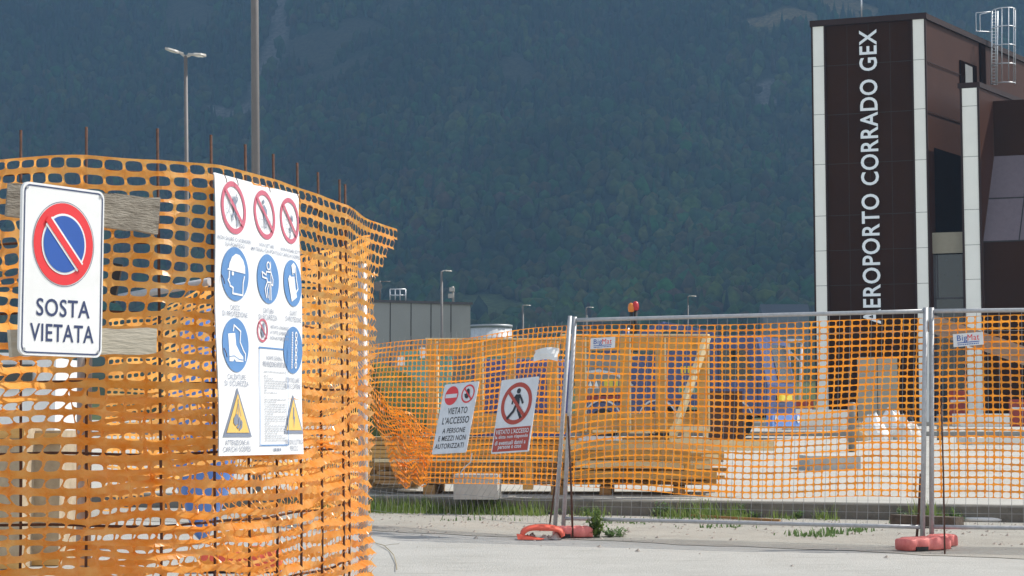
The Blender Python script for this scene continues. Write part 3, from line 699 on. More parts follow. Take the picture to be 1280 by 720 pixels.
# back side of the enclosure
bp_ = np.array([(U(462, 420, 8.75).x, 8.75), (U(410, 420, 9.8).x, 9.8), (U(300, 420, 10.4).x, 10.4), (U(128, 420, 10.9).x, 10.9)])
sb_ = np.concatenate([[0], np.cumsum(np.hypot(*np.diff(bp_, axis=0).T))])
def surf_back(u, v):
    s = np.clip(u * .05, 0, sb_[-1]); x, y_ = np.interp(s, sb_, bp_[:, 0]), np.interp(s, sb_, bp_[:, 1])
    drop = .25 * np.clip((s - 1.4) / 1.2, 0, 1) ** 2
    z = 1.98 - drop - v * (1.9 - drop) / 42 + .012 * np.sin(.35 * u + v) + .02 * np.sin(.08 * u)
    return np.stack([x, y_ + .03 * np.sin(.3 * u + .4 * v), z], -1)
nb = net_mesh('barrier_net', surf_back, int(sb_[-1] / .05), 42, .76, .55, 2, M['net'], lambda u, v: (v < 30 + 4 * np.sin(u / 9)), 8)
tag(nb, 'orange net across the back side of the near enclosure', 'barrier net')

# rebar mesh inside the net
b = MB()
for i, t in enumerate(TIP):
    x, y_ = U(STK[i][0] + (6 if STK[i][0] > 150 else 1), 620, STK[i][2]).x, STK[i][2]
    yk = y_ + .012; b.tube([(x, yk, 0), (x, yk, .6), (t.x, yk, t.z)], .006, 6)
zr = [.135, .40, .665, .93, 1.195, 1.46, 1.725, 1.99]
for z in zr:
    ss = np.linspace(S_FIRST - .02, S_POST - .3, 60); xx, yy = path_at(ss); nx, ny = path_n(ss)
    b.tube([(x - a * .012, y_ - c * .012, z + .004 * math.sin(9 * s)) for x, y_, a, c, s in zip(xx + .0, yy + .012, nx, ny, ss)], .0055, 5)
tag(b.build('rebar_mesh', M['rust']), 'rusty welded rebar mesh bent round inside the near orange net', 'rebar mesh')
def post(px0, py0, px1, Yd, r, label, m=None, name='fence_post'):
    t = U(px0, py0, Yd); bb = U(px1, 600, Yd)
    b = MB(); b.tube([(bb.x, Yd, 0), (t.x, Yd, t.z)], r, 12); return tag(b.build(name, m or M['galv']), label, 'post')
post(106, 430, 108, 6.68, .028, 'grey steel post behind the no parking sign inside the net')
post(453, 330, 456, 8.70, .024, 'grey steel post at the right edge of the near orange net')

# ------------------------------------------------------------------ no parking sign and its boards
sgnO = U(127, 446.5, 6.335); sl = U(24, 443.5, 6.04)
exv = Vector((sgnO.x - sl.x, sgnO.y - sl.y, 0)); SW = .4; exv.normalize()
tlp = U(24, 226, 6.04)
O = sl; SH = tlp.z - O.z
fr = frame(O, exv, (0, 0, 1), exv.length * (Vector((sgnO.x - sl.x, sgnO.y - sl.y)).length) / .4, SH / .6)
ns = thing('no_parking_sign', 'white no parking sign reading SOSTA VIETATA on weathered boards', 'sign', (O + exv * .2))
b = MB(); b.prism(rrect(.4, .6, .03), fr, -.012, 0); b.build('plate', M['white'], ns)
b = MB(); o1, o2 = rrect(.384, .584, .026, .008, .008), rrect(.374, .574, .022, .013, .013); n = len(o1)
b.add([fr(x, y_, .0015) for x, y_ in o1] + [fr(x, y_, .0015) for x, y_ in o2], [(i, (i + 1) % n, n + (i + 1) % n, n + i) for i in range(n)])
b.ring(.2, .395, .1505, .1485, fr, .0015); b.build('border_line', M['navy'], ns)
b = MB(); b.disc(.2, .395, .145, fr, .0015); b.build('red_disc', M['sign_red'], ns)
b = MB(); b.disc(.2, .395, .108, fr, .003); b.build('white_ring', M['white'], ns)
b = MB(); b.disc(.2, .395, .1, fr, .0045); b.build('blue_disc', M['sign_blue'], ns)
c45 = math.sqrt(.5)
def dbar(w, d, L=.108):
    return [(.2 + (-L * c45) + w * c45 * s, .395 + (L * c45) + w * c45 * s) for s in (-1, 1)], d
b = MB(); b.line([(.2 - .098 * c45, .395 + .098 * c45), (.2 + .098 * c45, .395 - .098 * c45)], .042, fr, .006); b.build('white_band', M['white'], ns)
b = MB(); b.line([(.2 - .112 * c45, .395 + .112 * c45), (.2 + .112 * c45, .395 - .112 * c45)], .026, fr, .0075); b.build('red_band', M['sign_red'], ns)
for t, x0, x1, y0, y1 in (('SOSTA', .075, .335, .138, .2), ('VIETATA', .047, .357, .05, .112)): b = MB(); b.text(t, x0, x1, y0, y1, fr, .0015, bold=.012); b.build('lettering', M['navy'], ns)
b = MB()
for x, y_ in ((.02, .02), (.38, .02), (.02, .58), (.38, .58)): b.disc(x, y_, .006, fr, .003, 12)
b.build('screw', M['galv_dull'], ns)
def board(px0, px1, pyT0, pyT1, pyB0, pyB1, label, m_='old_wood'):
    # runs along the sign's plane direction behind the plate
    p0, p1 = U(px0, 300, 6.15), U(px1, 300, 6.475); nrm = (p1 - p0); nrm.z = 0; nrm = nrm.normalized().cross(Vector((0, 0, 1)))
    z0t, z1t, z0b, z1b = zof(pyT0, p0.y), zof(pyT1, p1.y), zof(pyB0, p0.y), zof(pyB1, p1.y)
    rr = random.Random(int(px1 + pyT0)); b = MB(); N_ = 14; vs = []
    for i in range(N_ + 1):
        t = i / N_; p = p0.lerp(p1, t); zt_, zb_ = z0t + (z1t - z0t) * t, z0b + (z1b - z0b) * t
        jt, jb = rr.uniform(-.003, .003), rr.uniform(-.003, .003); je = 0
        for zz_, dd in ((zb_ + jb, 0), (zt_ + jt, 0), (zt_ + jt, -.028), (zb_ + jb, -.028)):
            q = p + nrm * dd; vs.append((q.x + (rr.uniform(-.006, .006) if i in (0, N_) else 0), q.y, zz_))
    fs = [(i * 4 + j, i * 4 + (j + 1) % 4, (i + 1) * 4 + (j + 1) % 4, (i + 1) * 4 + j) for i in range(N_) for j in range(4)]
    fs = [tuple(reversed(f)) for f in fs] + [(0, 1, 2, 3), tuple(N_ * 4 + k for k in (3, 2, 1, 0))]
    b.add(vs, fs); return tag(b.build('wooden_board', M[m_]), label, 'board')
board(9, 198, 228, 247.5, 270, 292, 'upper weathered grey brown board behind the no parking sign')
board(16, 198, 412, 410, 446, 442, 'lower pale clean board behind the foot of the no parking sign', 'clean_board')

# ------------------------------------------------------------------ big safety poster
pTL, pBL = U(267.5, 215.5, 6.62), U(273.5, 570, 6.60); pTR, pBR = U(374, 243, 7.34), U(379.5, 567.5, 7.32)
def pfr(x, y, d=0):
    """bilinear: the sheet hangs a little loose"""
    a = pBL.lerp(pBR, x); c = pTL.lerp(pTR, x); p = a.lerp(c, y)
    bul = .012 * math.sin(math.pi * y) * math.sin(math.pi * x) + .004 * math.sin(9 * y + 3 * x)
    return p + PN * (bul + d)
PN = ((pBR - pBL).cross(pTL - pBL)).normalized()
PW, PH = (pBR - pBL).length, (pTL - pBL).length; AS = PW / PH
po = thing('safety_poster', 'large white building site safety poster with rows of pictograms', 'sign', (pBL + pBR) / 2)
b = MB(); nx_, ny_ = 10, 14
vs = [pfr(i / nx_, j / ny_, dd) for dd in (0, -.004) for j in range(ny_ + 1) for i in range(nx_ + 1)]; q0 = (nx_ + 1) * (ny_ + 1)
fs = [(j * (nx_ + 1) + i, j * (nx_ + 1) + i + 1, (j + 1) * (nx_ + 1) + i + 1, (j + 1) * (nx_ + 1) + i) for j in range(ny_) for i in range(nx_)]
b.add(vs, fs + [tuple(q0 + k for k in reversed(f)) for f in fs], True); b.build('sheet', M['poster'], po)
# poster coordinates: x in 0..1 of the width, v in 0..1 measured down; circles keep their shape
def pf(cx, cv, s=1.0):
    """local frame around a point; unit = poster width"""
    return lambda x, y, d=0: pfr(cx + x * s, 1 - cv + y * s * AS, d)
red, blu, wht, ink, gry, yel = MB(), MB(), MB(), MB(), MB(), MB()
def flush(name, first, sub='symbol'):
    """builds what has been drawn as one part; the other colours become its sub-parts"""
    global red, blu, wht, ink, gry, yel
    lay = {'red': (red, 'pale_red'), 'blu': (blu, 'pale_blue'), 'ink': (ink, 'pale_ink'), 'gry': (gry, 'grey_ink'), 'yel': (yel, 'pale_yellow'), 'wht': (wht, 'poster')}
    p_ = lay[first][0].build(name, M[lay[first][1]], po)
    for k, (mb, m_) in lay.items():
        if k != first and mb.v: mb.build(sub, M[m_], p_)
    red, blu, wht, ink, gry, yel = MB(), MB(), MB(), MB(), MB(), MB()
C1, C2, C3 = .19, .55, .87
RC = .136
D1, D2, D3, D4 = .003, .0045, .006, .0075
def proh(cx):
    f = pf(cx, .112); rr_ = RC if cx == C1 else RC * .96 if cx == C2 else RC * .92
    red.ring(0, 0, rr_, rr_ * .80, f, D1); red.line([(-rr_ * .62, rr_ * .60), (rr_ * .62, -rr_ * .60)], rr_ * .17, f, D3)
proh(C1); f = pf(C1, .112, .92)   # climbing figure on scaffold
ink.disc(.005, .045, .016, f, D2, 14); ink.flat([(-.012, .03), (.022, .03), (.03, -.01), (.012, -.035), (-.008, -.03)], f, D2)
ink.line([(.02, .025), (.045, .05), (.035, .075)], .011, f, D2); ink.line([(.012, -.03), (.03, -.06), (.03, -.1)], .014, f, D2); ink.line([(-.0, -.03), (-.025, -.045), (-.022, -.07)], .013, f, D2)
gry.line([(-.1, .065), (.06, .06)], .004, f, D1); gry.line([(-.09, -.03), (-.02, .1), (.07, .01)], .003, f, D1); gry.line([(-.045, -.1), (-.045, .09)], .003, f, D1)
gry.line([(.06, .06), (.06, -.1)], .003, f, D1); gry.line([(-.1, -.06), (-.02, .02)], .003, f, D1); gry.line([(-.03, -.1), (.02, 0)], .003, f, D1)
rp_ = random.Random(4)
for _ in range(26): gry.disc(-.06 + rp_.uniform(-.04, .035), .005 + rp_.uniform(-.05, .05), .0035, f, D1, 6)
flush('prohibition_sign', 'red'); proh(C2); f = pf(C2, .112, .92)   # thrown material
ink.disc(-.008, .075, .013, f, D2, 12); ink.flat([(-.018, .055), (.004, .055), (.03, .03), (.03, 0), (-.002, .01), (-.004, -.02), (-.02, -.02)], f, D2)
ink.line([(-.012, -.02), (-.01, -.075)], .010, f, D2); ink.line([(.0, -.02), (.006, -.07)], .009, f, D2); gry.line([(-.09, -.03), (.09, -.03)], .004, f, D1)
for k in range(6): gry.line([(-.07 + k * .025, -.09), (-.03 + k * .02, -.04)], .003, f, D1)
gry.line([(-.06, -.07), (.07, -.075)], .003, f, D1); gry.line([(.055, .02), (.06, -.06)], .003, f, D1)
flush('prohibition_sign', 'red'); proh(C3); f = pf(C3, .112, .92)   # under hanging load
ink.flat([(.015, .035), (.04, .03), (.045, -.0), (.03, -.005)], f, D2); gry.line([(.028, .1), (.028, .035)], .003, f, D1)
ink.disc(-.0, -.045, .011, f, D2, 12); ink.line([(0, -.055), (.0, -.085), (-.015, -.105)], .009, f, D2); ink.line([(-.02, -.06), (.025, -.06)], .006, f, D2)
for k in range(5): gry.line([(-.07, .05 - k * .025), (-.03, .06 - k * .028)], .003, f, D1)
gry.line([(-.05, .09), (-.03, -.06)], .003, f, D1); flush('prohibition_sign', 'red')
for t1, t2, cx in (('NON SALIRE O SCENDERE', 'SUI PONTEGGI', C1), ('NON GETTARE', 'MATERIALI DAI PONTEGGI', C2), ('NON PASSARE SOTTO', 'CARICHI SOSPESI', C3)):
    f = pf(cx, 0)
    for t, v, w in ((t1, .229, .0084 * len(t1)), (t2, .249, .0084 * len(t2))):
        ink.text(t, -w, w, -v / AS - .009, -v / AS + .0115, f, D1, bold=.006); flush('caption', 'ink')
def mand(cx, cv): blu.disc(0, 0, .137 if cx == C1 else .130 if cx == C2 else .126, pf(cx, cv), D1)
mand(C1, .352); f = pf(C1, .352, .84)   # helmet head
wht.flat([(-.105, .02), (.115, .008), (.113, .05), (.09, .09), (.045, .118), (0, .122), (-.045, .1), (-.075, .06), (-.082, .032)], f, D2)
wht.line([(-.075, .01), (-.078, -.03), (-.09, -.042), (-.07, -.06), (-.066, -.075), (-.03, -.085), (-.035, -.12), (.085, -.125), (.09, -.05), (.105, -.01)], .011, f, D2)
wht.disc(-.035, 0, .013, f, D2, 14)
flush('mandatory_sign', 'blu'); mand(C2, .352); f = pf(C2, .352, .91)   # belt
wht.ring(0, .075, .026, .017, f, D2, 16); wht.line([(.03, .1), (.03, -.12)], .007, f, D2)
wht.line([(-.03, .04), (.03, .04), (.055, .0), (.05, -.035), (.03, -.03)], .009, f, D2); wht.line([(-.03, .04), (-.035, .02), (-.085, .035), (-.08, .005), (-.025, .0), (-.02, -.02), (.03, -.02)], .009, f, D2)
wht.line([(-.02, -.02), (-.05, -.06), (-.03, -.11)], .010, f, D2); wht.line([(.0, -.03), (-.025, -.065), (-.01, -.11)], .008, f, D2); wht.line([(.015, -.03), (.01, -.12)], .009, f, D2)
flush('mandatory_sign', 'blu'); mand(C3, .352); f = pf(C3, .352, .93)   # gloves
wht.flat([(-.075, .02), (-.05, .045), (-.03, .035), (.02, .04), (.03, -.02), (.05, -.08), (-.03, -.11), (-.06, -.03)], f, D2)
wht.line([(.0, .05), (-.01, .1), (.02, .115), (.045, .1), (.05, .03), (.07, -.03), (.04, -.05)], .011, f, D2); wht.flat([(-.005, .06), (.03, .06), (.035, .1), (.01, .11), (-.008, .095)], f, D2)
flush('mandatory_sign', 'blu'); mand(C1, .607); f = pf(C1, .607, .84)   # boots
wht.flat([(-.095, .065), (-.01, .072), (.0, .0), (.045, -.045), (.085, -.07), (.085, -.1), (-.01, -.1), (-.025, -.085), (-.045, -.1), (-.09, -.1), (-.088, -.03)], f, D2)
wht.line([(-.03, .085), (-.02, .12), (.06, .085), (.05, .02), (.09, -.03), (.115, -.05), (.11, -.09)], .010, f, D2)
blu.line([(-.09, -.072), (-.03, -.066), (.03, -.085), (.085, -.088)], .004, f, D3)
flush('mandatory_sign', 'blu'); mand(C3, .607); f = pf(C3, .607, .95)   # rope and chain
for k in range(22): wht.flat([(-.028, .10 - k * .0095), (-.008, .104 - k * .0095), (-.010, .098 - k * .0095), (-.028, .094 - k * .0095)], f, D2)
for k in range(5): wht.ring(.035, .085 - k * .042, .017, .009, f, D2, 16, sy=1.25)
flush('mandatory_sign', 'blu')
for t1, t2, cx, v, sc in (('CASCO', 'DI PROTEZIONE', C1, .474, .0098), ('CINTURA', 'DI SICUREZZA', C2, .472, .0092), ('GUANTI', 'DI PROTEZIONE', C3, .468, .0082), ('CALZATURE', 'DI SICUREZZA', C1, .722, .0108), ('CONTROLLARE', 'FUNI E CATENE', C3, .722, .0082), ('ATTENZIONE AI', 'CARICHI SOSPESI', C1, .955, .0100), ('TENSIONE ELETTRICA', 'PERICOLO', C3, .955, .0068)):
    f = pf(cx, 0)
    for t, vv in ((t1, v), (t2, v + .0235)):
        w = sc * len(t); ink.text(t, -w, w, -vv / AS - .012, -vv / AS + .0145, f, D1, bold=.002); flush('caption', 'ink')
def warn(cx, s):
    f = pf(cx, .86, s); ink.flat([(-.155, -.105), (.155, -.105), (0, .145)], f, D1); flush('warning_sign', 'ink'); yel.flat([(-.122, -.084), (.122, -.084), (0, .113)], f, D2)
warn(C1, 1)
f = pf(C1, .86)
for x in (-.03, 0, .03): ink.line([(0, .065), (x, -.0)], .004, f, D3)
ink.line([(0, .085), (0, .06)], .006, f, D3)
ink.flat([(-.05, -.01), (-.022, .012), (0, -.002), (-.004, -.038), (-.03, -.05), (-.052, -.035)], f, D3)
ink.flat([(.004, -.002), (.02, -.012), (.022, -.045), (.0, -.065), (-.022, -.056), (-.002, -.042)], f, D3); ink.flat([(.026, -.015), (.042, -.03), (.04, -.058), (.014, -.074), (.004, -.068), (.027, -.048)], f, D3)
flush('warning_field', 'yel'); warn(C3, .84); f = pf(C3, .86); ink.flat([(-.004, .055), (.006, .05), (.004, .0), (.016, .004), (-.006, -.062), (-.002, -.01), (-.014, -.012)], f, D3)
flush('warning_field', 'yel'); f = pf(.485, .545)   # entry forbidden hand
red.ring(0, 0, .062, .050, f, D1, 32); red.line([(-.043, .04), (.043, -.04)], .010, f, D3)
ink.flat([(-.012, .005), (-.008, .035), (.004, .04), (.016, .032), (.02, -.02), (.008, -.036), (-.006, -.036), (-.024, -.005), (-.018, -.0)], f, D2)
flush('prohibition_sign', 'red')
for k, t in enumerate(('VIETATO L\'INGRESSO', 'A TUTTE LE PERSONE', 'NON AUTORIZZATE')):
    f = pf(.69, .528 + k * .0205); ink.text(t, -.115, .115, -.009, .009, f, D1, bold=.012); flush('caption', 'ink')
# small print box
f = pf(0, 1); x0, x1, y0, y1 = .445, .79, .035 / AS, .392 / AS
blu.line([(x0, y0), (x1, y0)], .006, f, D1); blu.line([(x0, y1), (x1, y1)], .008, f, D1); blu.line([(x0, y0), (x0, y1)], .0055, f, D2); blu.line([(x1, y0), (x1, y1)], .0055, f, D2); flush('text_box', 'blu')
ink.text('NORME GENERALI', .53, .735, y1 - .062, y1 - .04, f, D1); flush('caption', 'ink'); ink.text('PREVENZIONE INFORTUNI', .49, .775, y1 - .098, y1 - .07, f, D1, bold=.01); flush('caption', 'ink')
rl = random.Random(2); yy = y1 - .125
while yy > y0 + .02:
    xx = .50
    while xx < .77:
        w = rl.uniform(.01, .045); xe = min(xx + w, .775)
        gry.flat([(xx, yy), (xe, yy), (xe, yy + .0045), (xx, yy + .0045)], f, D1); xx = xe + .006
        if rl.random() < .05: break
    yy -= .0125 if rl.random() < .85 else .022
for k in range(9): ink.flat([(.60 + k * .011, .018), (.604 + k * .011 + .003 * (k % 3), .018), (.604 + k * .011 + .003 * (k % 3), .034), (.60 + k * .011, .034)], f, D1)
flush('small_print', 'gry', 'print_code')
b = MB()
for x, y_ in ((.09, .985), (.22, .985), (.6, .99), (.97, .98), (.05, .62), (.06, .36)):
    p = pfr(x, y_, .004); b.tube([p + Vector((0, 0, .02)), p + PN * .01, p + Vector((.012, 0, -.015))], .0018, 5)
b.build('wire_tie', M['rust'], po)

# ------------------------------------------------------------------ mobile fence panels
def S4(a, b_, c, d):                       # bottom-left, bottom-right, top-left, top-right
    return lambda u, v: (a.lerp(b_, u)).lerp(c.lerp(d, u), v)
def fence_panel(label, bl, br, tl_, tr, bottom_rail=True, top_rail=True, kink=0.0, group='mobile fence panels', v0=.083):
    root = thing('mobile_fence', label, 'fence panel', (bl + br) / 2, group)
    S_ = S4(bl, br, tl_, tr); r = .0205
    for p, q in ((bl, tl_), (br, tr)):
        b = MB(); b.tube([p, p.lerp(q, .5), q], r, 12); b.build('post', M['galv'], root)
    if top_rail: b = MB(); b.tube([S_(u, .985) for u in np.linspace(0.005, .995, 9)], .0185, 10); b.build('top_rail', M['galv'], root)
    if bottom_rail: b = MB(); b.tube([S_(u, v0) for u in np.linspace(0.005, .995, 9)], .0175, 10); b.build('bottom_rail', M['galv'], root)
    b = MB(); L = (br - bl).length; nw = int(L / .092); nrm = (br - bl).cross(Vector((0, 0, 1))).normalized(); rk = random.Random(3)
    for i in range(1, nw):
        u = i / nw; pth = []
        for v in np.linspace(v0, .98, 18): 
            k = kink * math.exp(-((v - .2) / .07) ** 2) + kink * .4 * math.sin(11 * v + u * 7)
            pth.append(S_(u + k * .018 * (1 if v > .2 else -.4), v) + nrm * (k * .03))
        b.tube(pth, .0021, 4, False)
    for v in ((v0, .16, .24, .5, .75, .93) if kink else (.14, .5, .9)):
        b.tube([S_(u, v + kink * .006 * math.sin(13 * u)) + nrm * (.004 + kink * .03 * math.exp(-((v - .2) / .07) ** 2)) for u in np.linspace(0.01, .99, 40)], .0021, 4, False)
    b.build('wire_mesh', M['wire'], root)
    return S_, nrm
mA = G(703.5, 671); mB = G(1153, 684)
mTA, mTB = U(718.5, 396, mA.y + .02), U(1157, 384.5, mB.y)
Smid, Nmid = fence_panel('middle mobile fence panel of steel tube facing the timber stack', mA, mB, mTA, mTB)
rA = Vector((mB.x + .085, mB.y + .03, 0)); rTA = U(1164.5, 384.5, rA.y); dR = (mB - mA).normalized()
rB = rA + Vector((3.2, -.62, 0)); rTB = Vector((rB.x, rB.y, rTA.z))
Srig, Nrig = fence_panel('right mobile fence panel of steel tube before the tower', rA, rB, rTA, rTB)
lB = G(693, 671); lB.y += .05; lA = Vector((-1.9, 19.0, .02)); lTB = U(712.5, 395, lB.y + .12); lTA = lA + Vector((.12, .10, 1.93))
Slef, Nlef = fence_panel('left mobile fence panel with buckled wire and no rails', lA, lB, lTA, lTB, False, False, 1.0, v0=.055)

def fence_net(label, S_, nrm, L, vt, vb, seed, mask=None, cu=.0715, cv=.0545, bunch=None, off=-.035, hw=.90, hh=.83, H=2.0):
    nu = int(L / cu); 
    wa, wb, wc = waves(seed, 5, (.05, .4), (.05, .3), .010), waves(seed + 1, 5, (.08, .35), (.05, .3), .05), waves(seed + 2, 4, (.1, .3), (.05, .2), .005)
    nv = int(abs(vt(0.5) - vb(.5)) * H / cv)
    def surf(u, v):
        uu = np.clip((u + wb(u, v) * 1.4) / nu, .004, .996); vv = v / nv
        if bunch: uu, vv = bunch(uu, vv)
        t, bo = np.vectorize(vt)(uu), np.vectorize(vb)(uu); h_ = t + (bo - t) * vv
        a = np.stack([np.array([c[i] for c in (S_(0, 0), S_(1, 0), S_(0, 1), S_(1, 1))]) for i in range(3)], -1)
        Pp = (a[0] * (1 - uu)[..., None] + a[1] * uu[..., None]) * (1 - h_)[..., None] + (a[2] * (1 - uu)[..., None] + a[3] * uu[..., None]) * h_[..., None]
        d = off + wa(u, v)
        row = np.round(v); tw = .006 * np.sin(.3 * u + 1.9 * row) * np.sin(2 * math.pi * (v - row))
        Pp = Pp + np.array(nrm)[None, None] * (d + tw)[..., None]; Pp[..., 2] += wc(u, v); return Pp
    return tag(net_mesh('barrier_net', surf, nu, nv, hw, hh, 2, M['net_far'], mask, seed, 4.0), label, 'barrier net')
def bunch_mid(u, v):
    k = np.exp(-u / .10); return u, v + k * .12 * np.sin(math.pi * np.clip(v, 0, 1)) * (v - .3) * 2.2
fence_net('orange net on the middle fence panel before the timber', Smid, Nmid, (mB - mA).length, lambda u: .955 - .0 * u + .006 * math.sin(9 * u), lambda u: .205 - .012 * u + .012 * math.sin(7 * u + 1) + .02 * math.exp(-u / .08), 21, bunch=bunch_mid)
fence_net('orange net on the right fence panel before the tower', Srig, Nrig, (rB - rA).length, lambda u: .958 + .004 * math.sin(8 * u), lambda u: .20 + .006 * math.sin(11 * u), 31)
def mask_left(u, v):
    nu = int((lB - lA).length / .0715); return v < np.clip(12 + 15 * (u / nu - .2) / .22, 9, 99)
fence_net('orange net sagging on the left fence panel with a lifted lower corner', Slef, Nlef, (lB - lA).length, lambda u: .945 + .008 * math.sin(9 * u) + .012 * math.exp(-((u - .4) / .12) ** 2) + .01 * u, lambda u: .22 + .01 * math.sin(9 * u), 41, mask=mask_left, hw=.88, hh=.81)
# loose flap of net folded at the lower left of that panel
def surf_flap(u, v):
    a, b_, c, d = U(454, 480, 18.5), U(541, 538, 17.6), U(536, 603, 17.6), U(499, 608, 18.0)
    a, b_, c, d = [np.array(q) for q in (a, b_, c, d)]; uu, vv = u / 26, v / 16
    p = (a * (1 - uu)[..., None] + b_ * uu[..., None]) * (1 - vv)[..., None] + (d * (1 - uu)[..., None] + c * uu[..., None]) * vv[..., None]
    p[..., 1] += .035 * np.sin(.7 * u + v) + .06 * np.sin(.37 * u - 1.3 * v) - .08; p[..., 2] += .010 * np.sin(1.1 * u - .8 * v) + .03 * np.sin(.45 * u + .5 * v); p[..., 0] += .02 * np.sin(.8 * v + .3 * u); return p
tag(net_mesh('barrier_net', surf_flap, 26, 16, .78, .66, 2, M['net_far'], None, 51), 'crumpled loose flap of orange net beside the near enclosure', 'barrier net')

# signs on the fence
def fence_sign_frame(TL, TR, BL, w, h):
    ex, ey = (TR - TL) / w, (TL - BL) / h; O_ = BL
    n = ex.cross(ey).normalized()
    return (lambda x, y, d=0: O_ + ex * x + ey * y + n * d), O_
TL, TR, BL = U(556.5, 481, 17.25), U(599, 476.5, 16.85), U(540, 568, 17.1)
f, O_ = fence_sign_frame(TL, TR, BL, .5, .72)
s1 = thing('no_entry_sign', 'white fence sign with red no entry disc reading VIETATO L\'ACCESSO A PERSONE E MEZZI', 'sign', O_)
b = MB(); b.prism(rrect(.5, .72, .015), f, -.004, .004); b.build('plate', M['white_dirty'], s1)
b = MB(); b.disc(.135, .595, .098, f, .006); b.build('no_entry_disc', M['sign_red'], s1)
b = MB(); b.flat([(.05, .572), (.22, .572), (.22, .612), (.05, .612)], f, .008); b.build('white_bar', M['white_dirty'], s1)
b = MB(); b.ring(.375, .60, .095, .078, f, .006); b.line([(.312, .66), (.438, .54)], .016, f, .010); b.build('prohibition_ring', M['sign_red'], s1)
b = MB(); b.flat([(.35, .60), (.352, .645), (.372, .655), (.392, .64), (.402, .585), (.385, .555), (.362, .55), (.34, .565), (.325, .60)], f, .008); b.build('hand_symbol', M['black'], s1)
for t, x0, x1, y0, y1 in (('VIETATO', .125, .41, .40, .468), ("L'ACCESSO", .07, .46, .30, .372), ('A PERSONE', .10, .43, .207, .258), ('E MEZZI NON', .06, .46, .128, .180), ('AUTORIZZATI', .03, .45, .05, .102)): b = MB(); b.text(t, x0, x1, y0, y1, f, .006, bold=.010); b.build('lettering', M['black'], s1)
TL2, TR2, BL2 = U(627.5, 475.5, 16.62), U(674, 470.5, 16.28), U(614, 567.5, 16.5)
f, O_ = fence_sign_frame(TL2, TR2, BL2, .5, .72)
s2 = thing('no_pedestrians_sign', 'white fence sign with red ringed walking figure over a red text panel', 'sign', O_)
b = MB(); b.prism(rrect(.5, .72, .012), f, -.004, .004); b.build('plate', M['white_dirty'], s2)
b = MB(); b.ring(.25, .475, .205, .162, f, .006); b.line([(.13, .595), (.37, .355)], .034, f, .011); b.flat([(.015, .015), (.485, .015), (.485, .245), (.015, .245)], f, .006); b.build('red_print', M['brick_red'], s2)
b = MB(); b.disc(.262, .595, .026, f, .008, 20); b.flat([(.232, .565), (.285, .56), (.292, .47), (.243, .465), (.225, .50)], f, .008)
b.line([(.28, .555), (.315, .51), (.335, .475)], .022, f, .008); b.line([(.238, .555), (.2, .51), (.195, .475)], .02, f, .008); b.line([(.258, .475), (.225, .40), (.155, .335)], .028, f, .009); b.line([(.272, .475), (.285, .41), (.33, .335)], .030, f, .009); b.build('walking_figure', M['black'], s2)
for t, x0, x1, y0, y1 in (("VIETATO L'ACCESSO", .03, .47, .183, .228), ('la ditta non risponde', .03, .47, .13, .172), ('di eventuali danni a', .04, .45, .078, .12), ('persone o cose', .09, .40, .028, .068)): b = MB(); b.text(t, x0, x1, y0, y1, f, .009, bold=.022); b.build('lettering', M['white_dirty'], s2)
def brand_plate(TL, TR, BL, w, h, label):
    f, O_ = fence_sign_frame(TL, TR, BL, w, h); s_ = thing('supplier_plate', label, 'sign', O_, 'small white plates on the fence')
    b = MB(); b.prism([(0, 0), (w, 0), (w, h), (0, h)], f, -.003, .003); b.build('plate', M['white_dirty'], s_)
    b = MB(); b.text('Big', w * .13, w * .47, h * .30, h * .88, f, .005, bold=.004); b.flat([(w * .13, h * .26), (w * .87, h * .26), (w * .87, h * .32), (w * .13, h * .32)], f, .005)
    for k in range(12): b.flat([(w * (.14 + .06 * k), h * .1), (w * (.18 + .06 * k), h * .1), (w * (.18 + .06 * k), h * .18), (w * (.14 + .06 * k), h * .18)], f, .005)
    b.build('blue_lettering', M['sign_blue'], s_)
    b = MB(); b.text('Mat', w * .48, w * .87, h * .40, h * .88, f, .005, bold=0); b.build('red_lettering', M['sign_red'], s_)
ym = mA.y - .1
brand_plate(U(738.5, 423, ym - .12), U(769, 421, ym - .2), U(738, 436.5, ym - .12), .23, .105, 'small white plate with blue and red lettering by the left posts')
yr = rA.y - .12
brand_plate(U(1191, 418, yr - .05), U(1228.5, 414.5, yr - .1), U(1192, 434, yr - .05), .27, .105, 'small white plate with blue and red lettering nailed to the grey plank')
# crumpled paper sheet on the net
b = MB(); nx_, ny_ = 6, 4; vs = []
for dd in (0, -.004):
    for j in range(ny_ + 1):
        for i in range(nx_ + 1):
            u, v = i / nx_, j / ny_; px = 667 + 30 * u + (2 if v > .5 else 0); py = 452 - 3 * math.sin(3 * u) - 14 * v - 2 * u * v
            vs.append(U(px, py, 16.42 + .02 * math.sin(5 * u + 3 * v) + .04 * v - .25 * u * .3 + (.0 if not dd else .006)))
q0 = (nx_ + 1) * (ny_ + 1); fs = [(j * 7 + i, j * 7 + i + 1, (j + 1) * 7 + i + 1, (j + 1) * 7 + i) for j in range(ny_) for i in range(nx_)]
b.add(vs, fs + [tuple(q0 + k for k in reversed(g)) for g in fs]); tag(b.build('paper_sheet', M['tarp_white']), 'crumpled blank white sheet tied to the fence left of the posts', 'sheet')
# grey plank crossing behind the right panel
b = MB(); yq = rA.y + .1; b.bar(U(1160, 403, yq), U(1330, 462, yq - .2), .03, .15, up=(0, 0, 1)); tag(b.build('wooden_plank', M['plank_grey']), 'long grey plank slanting down behind the right fence net', 'plank')
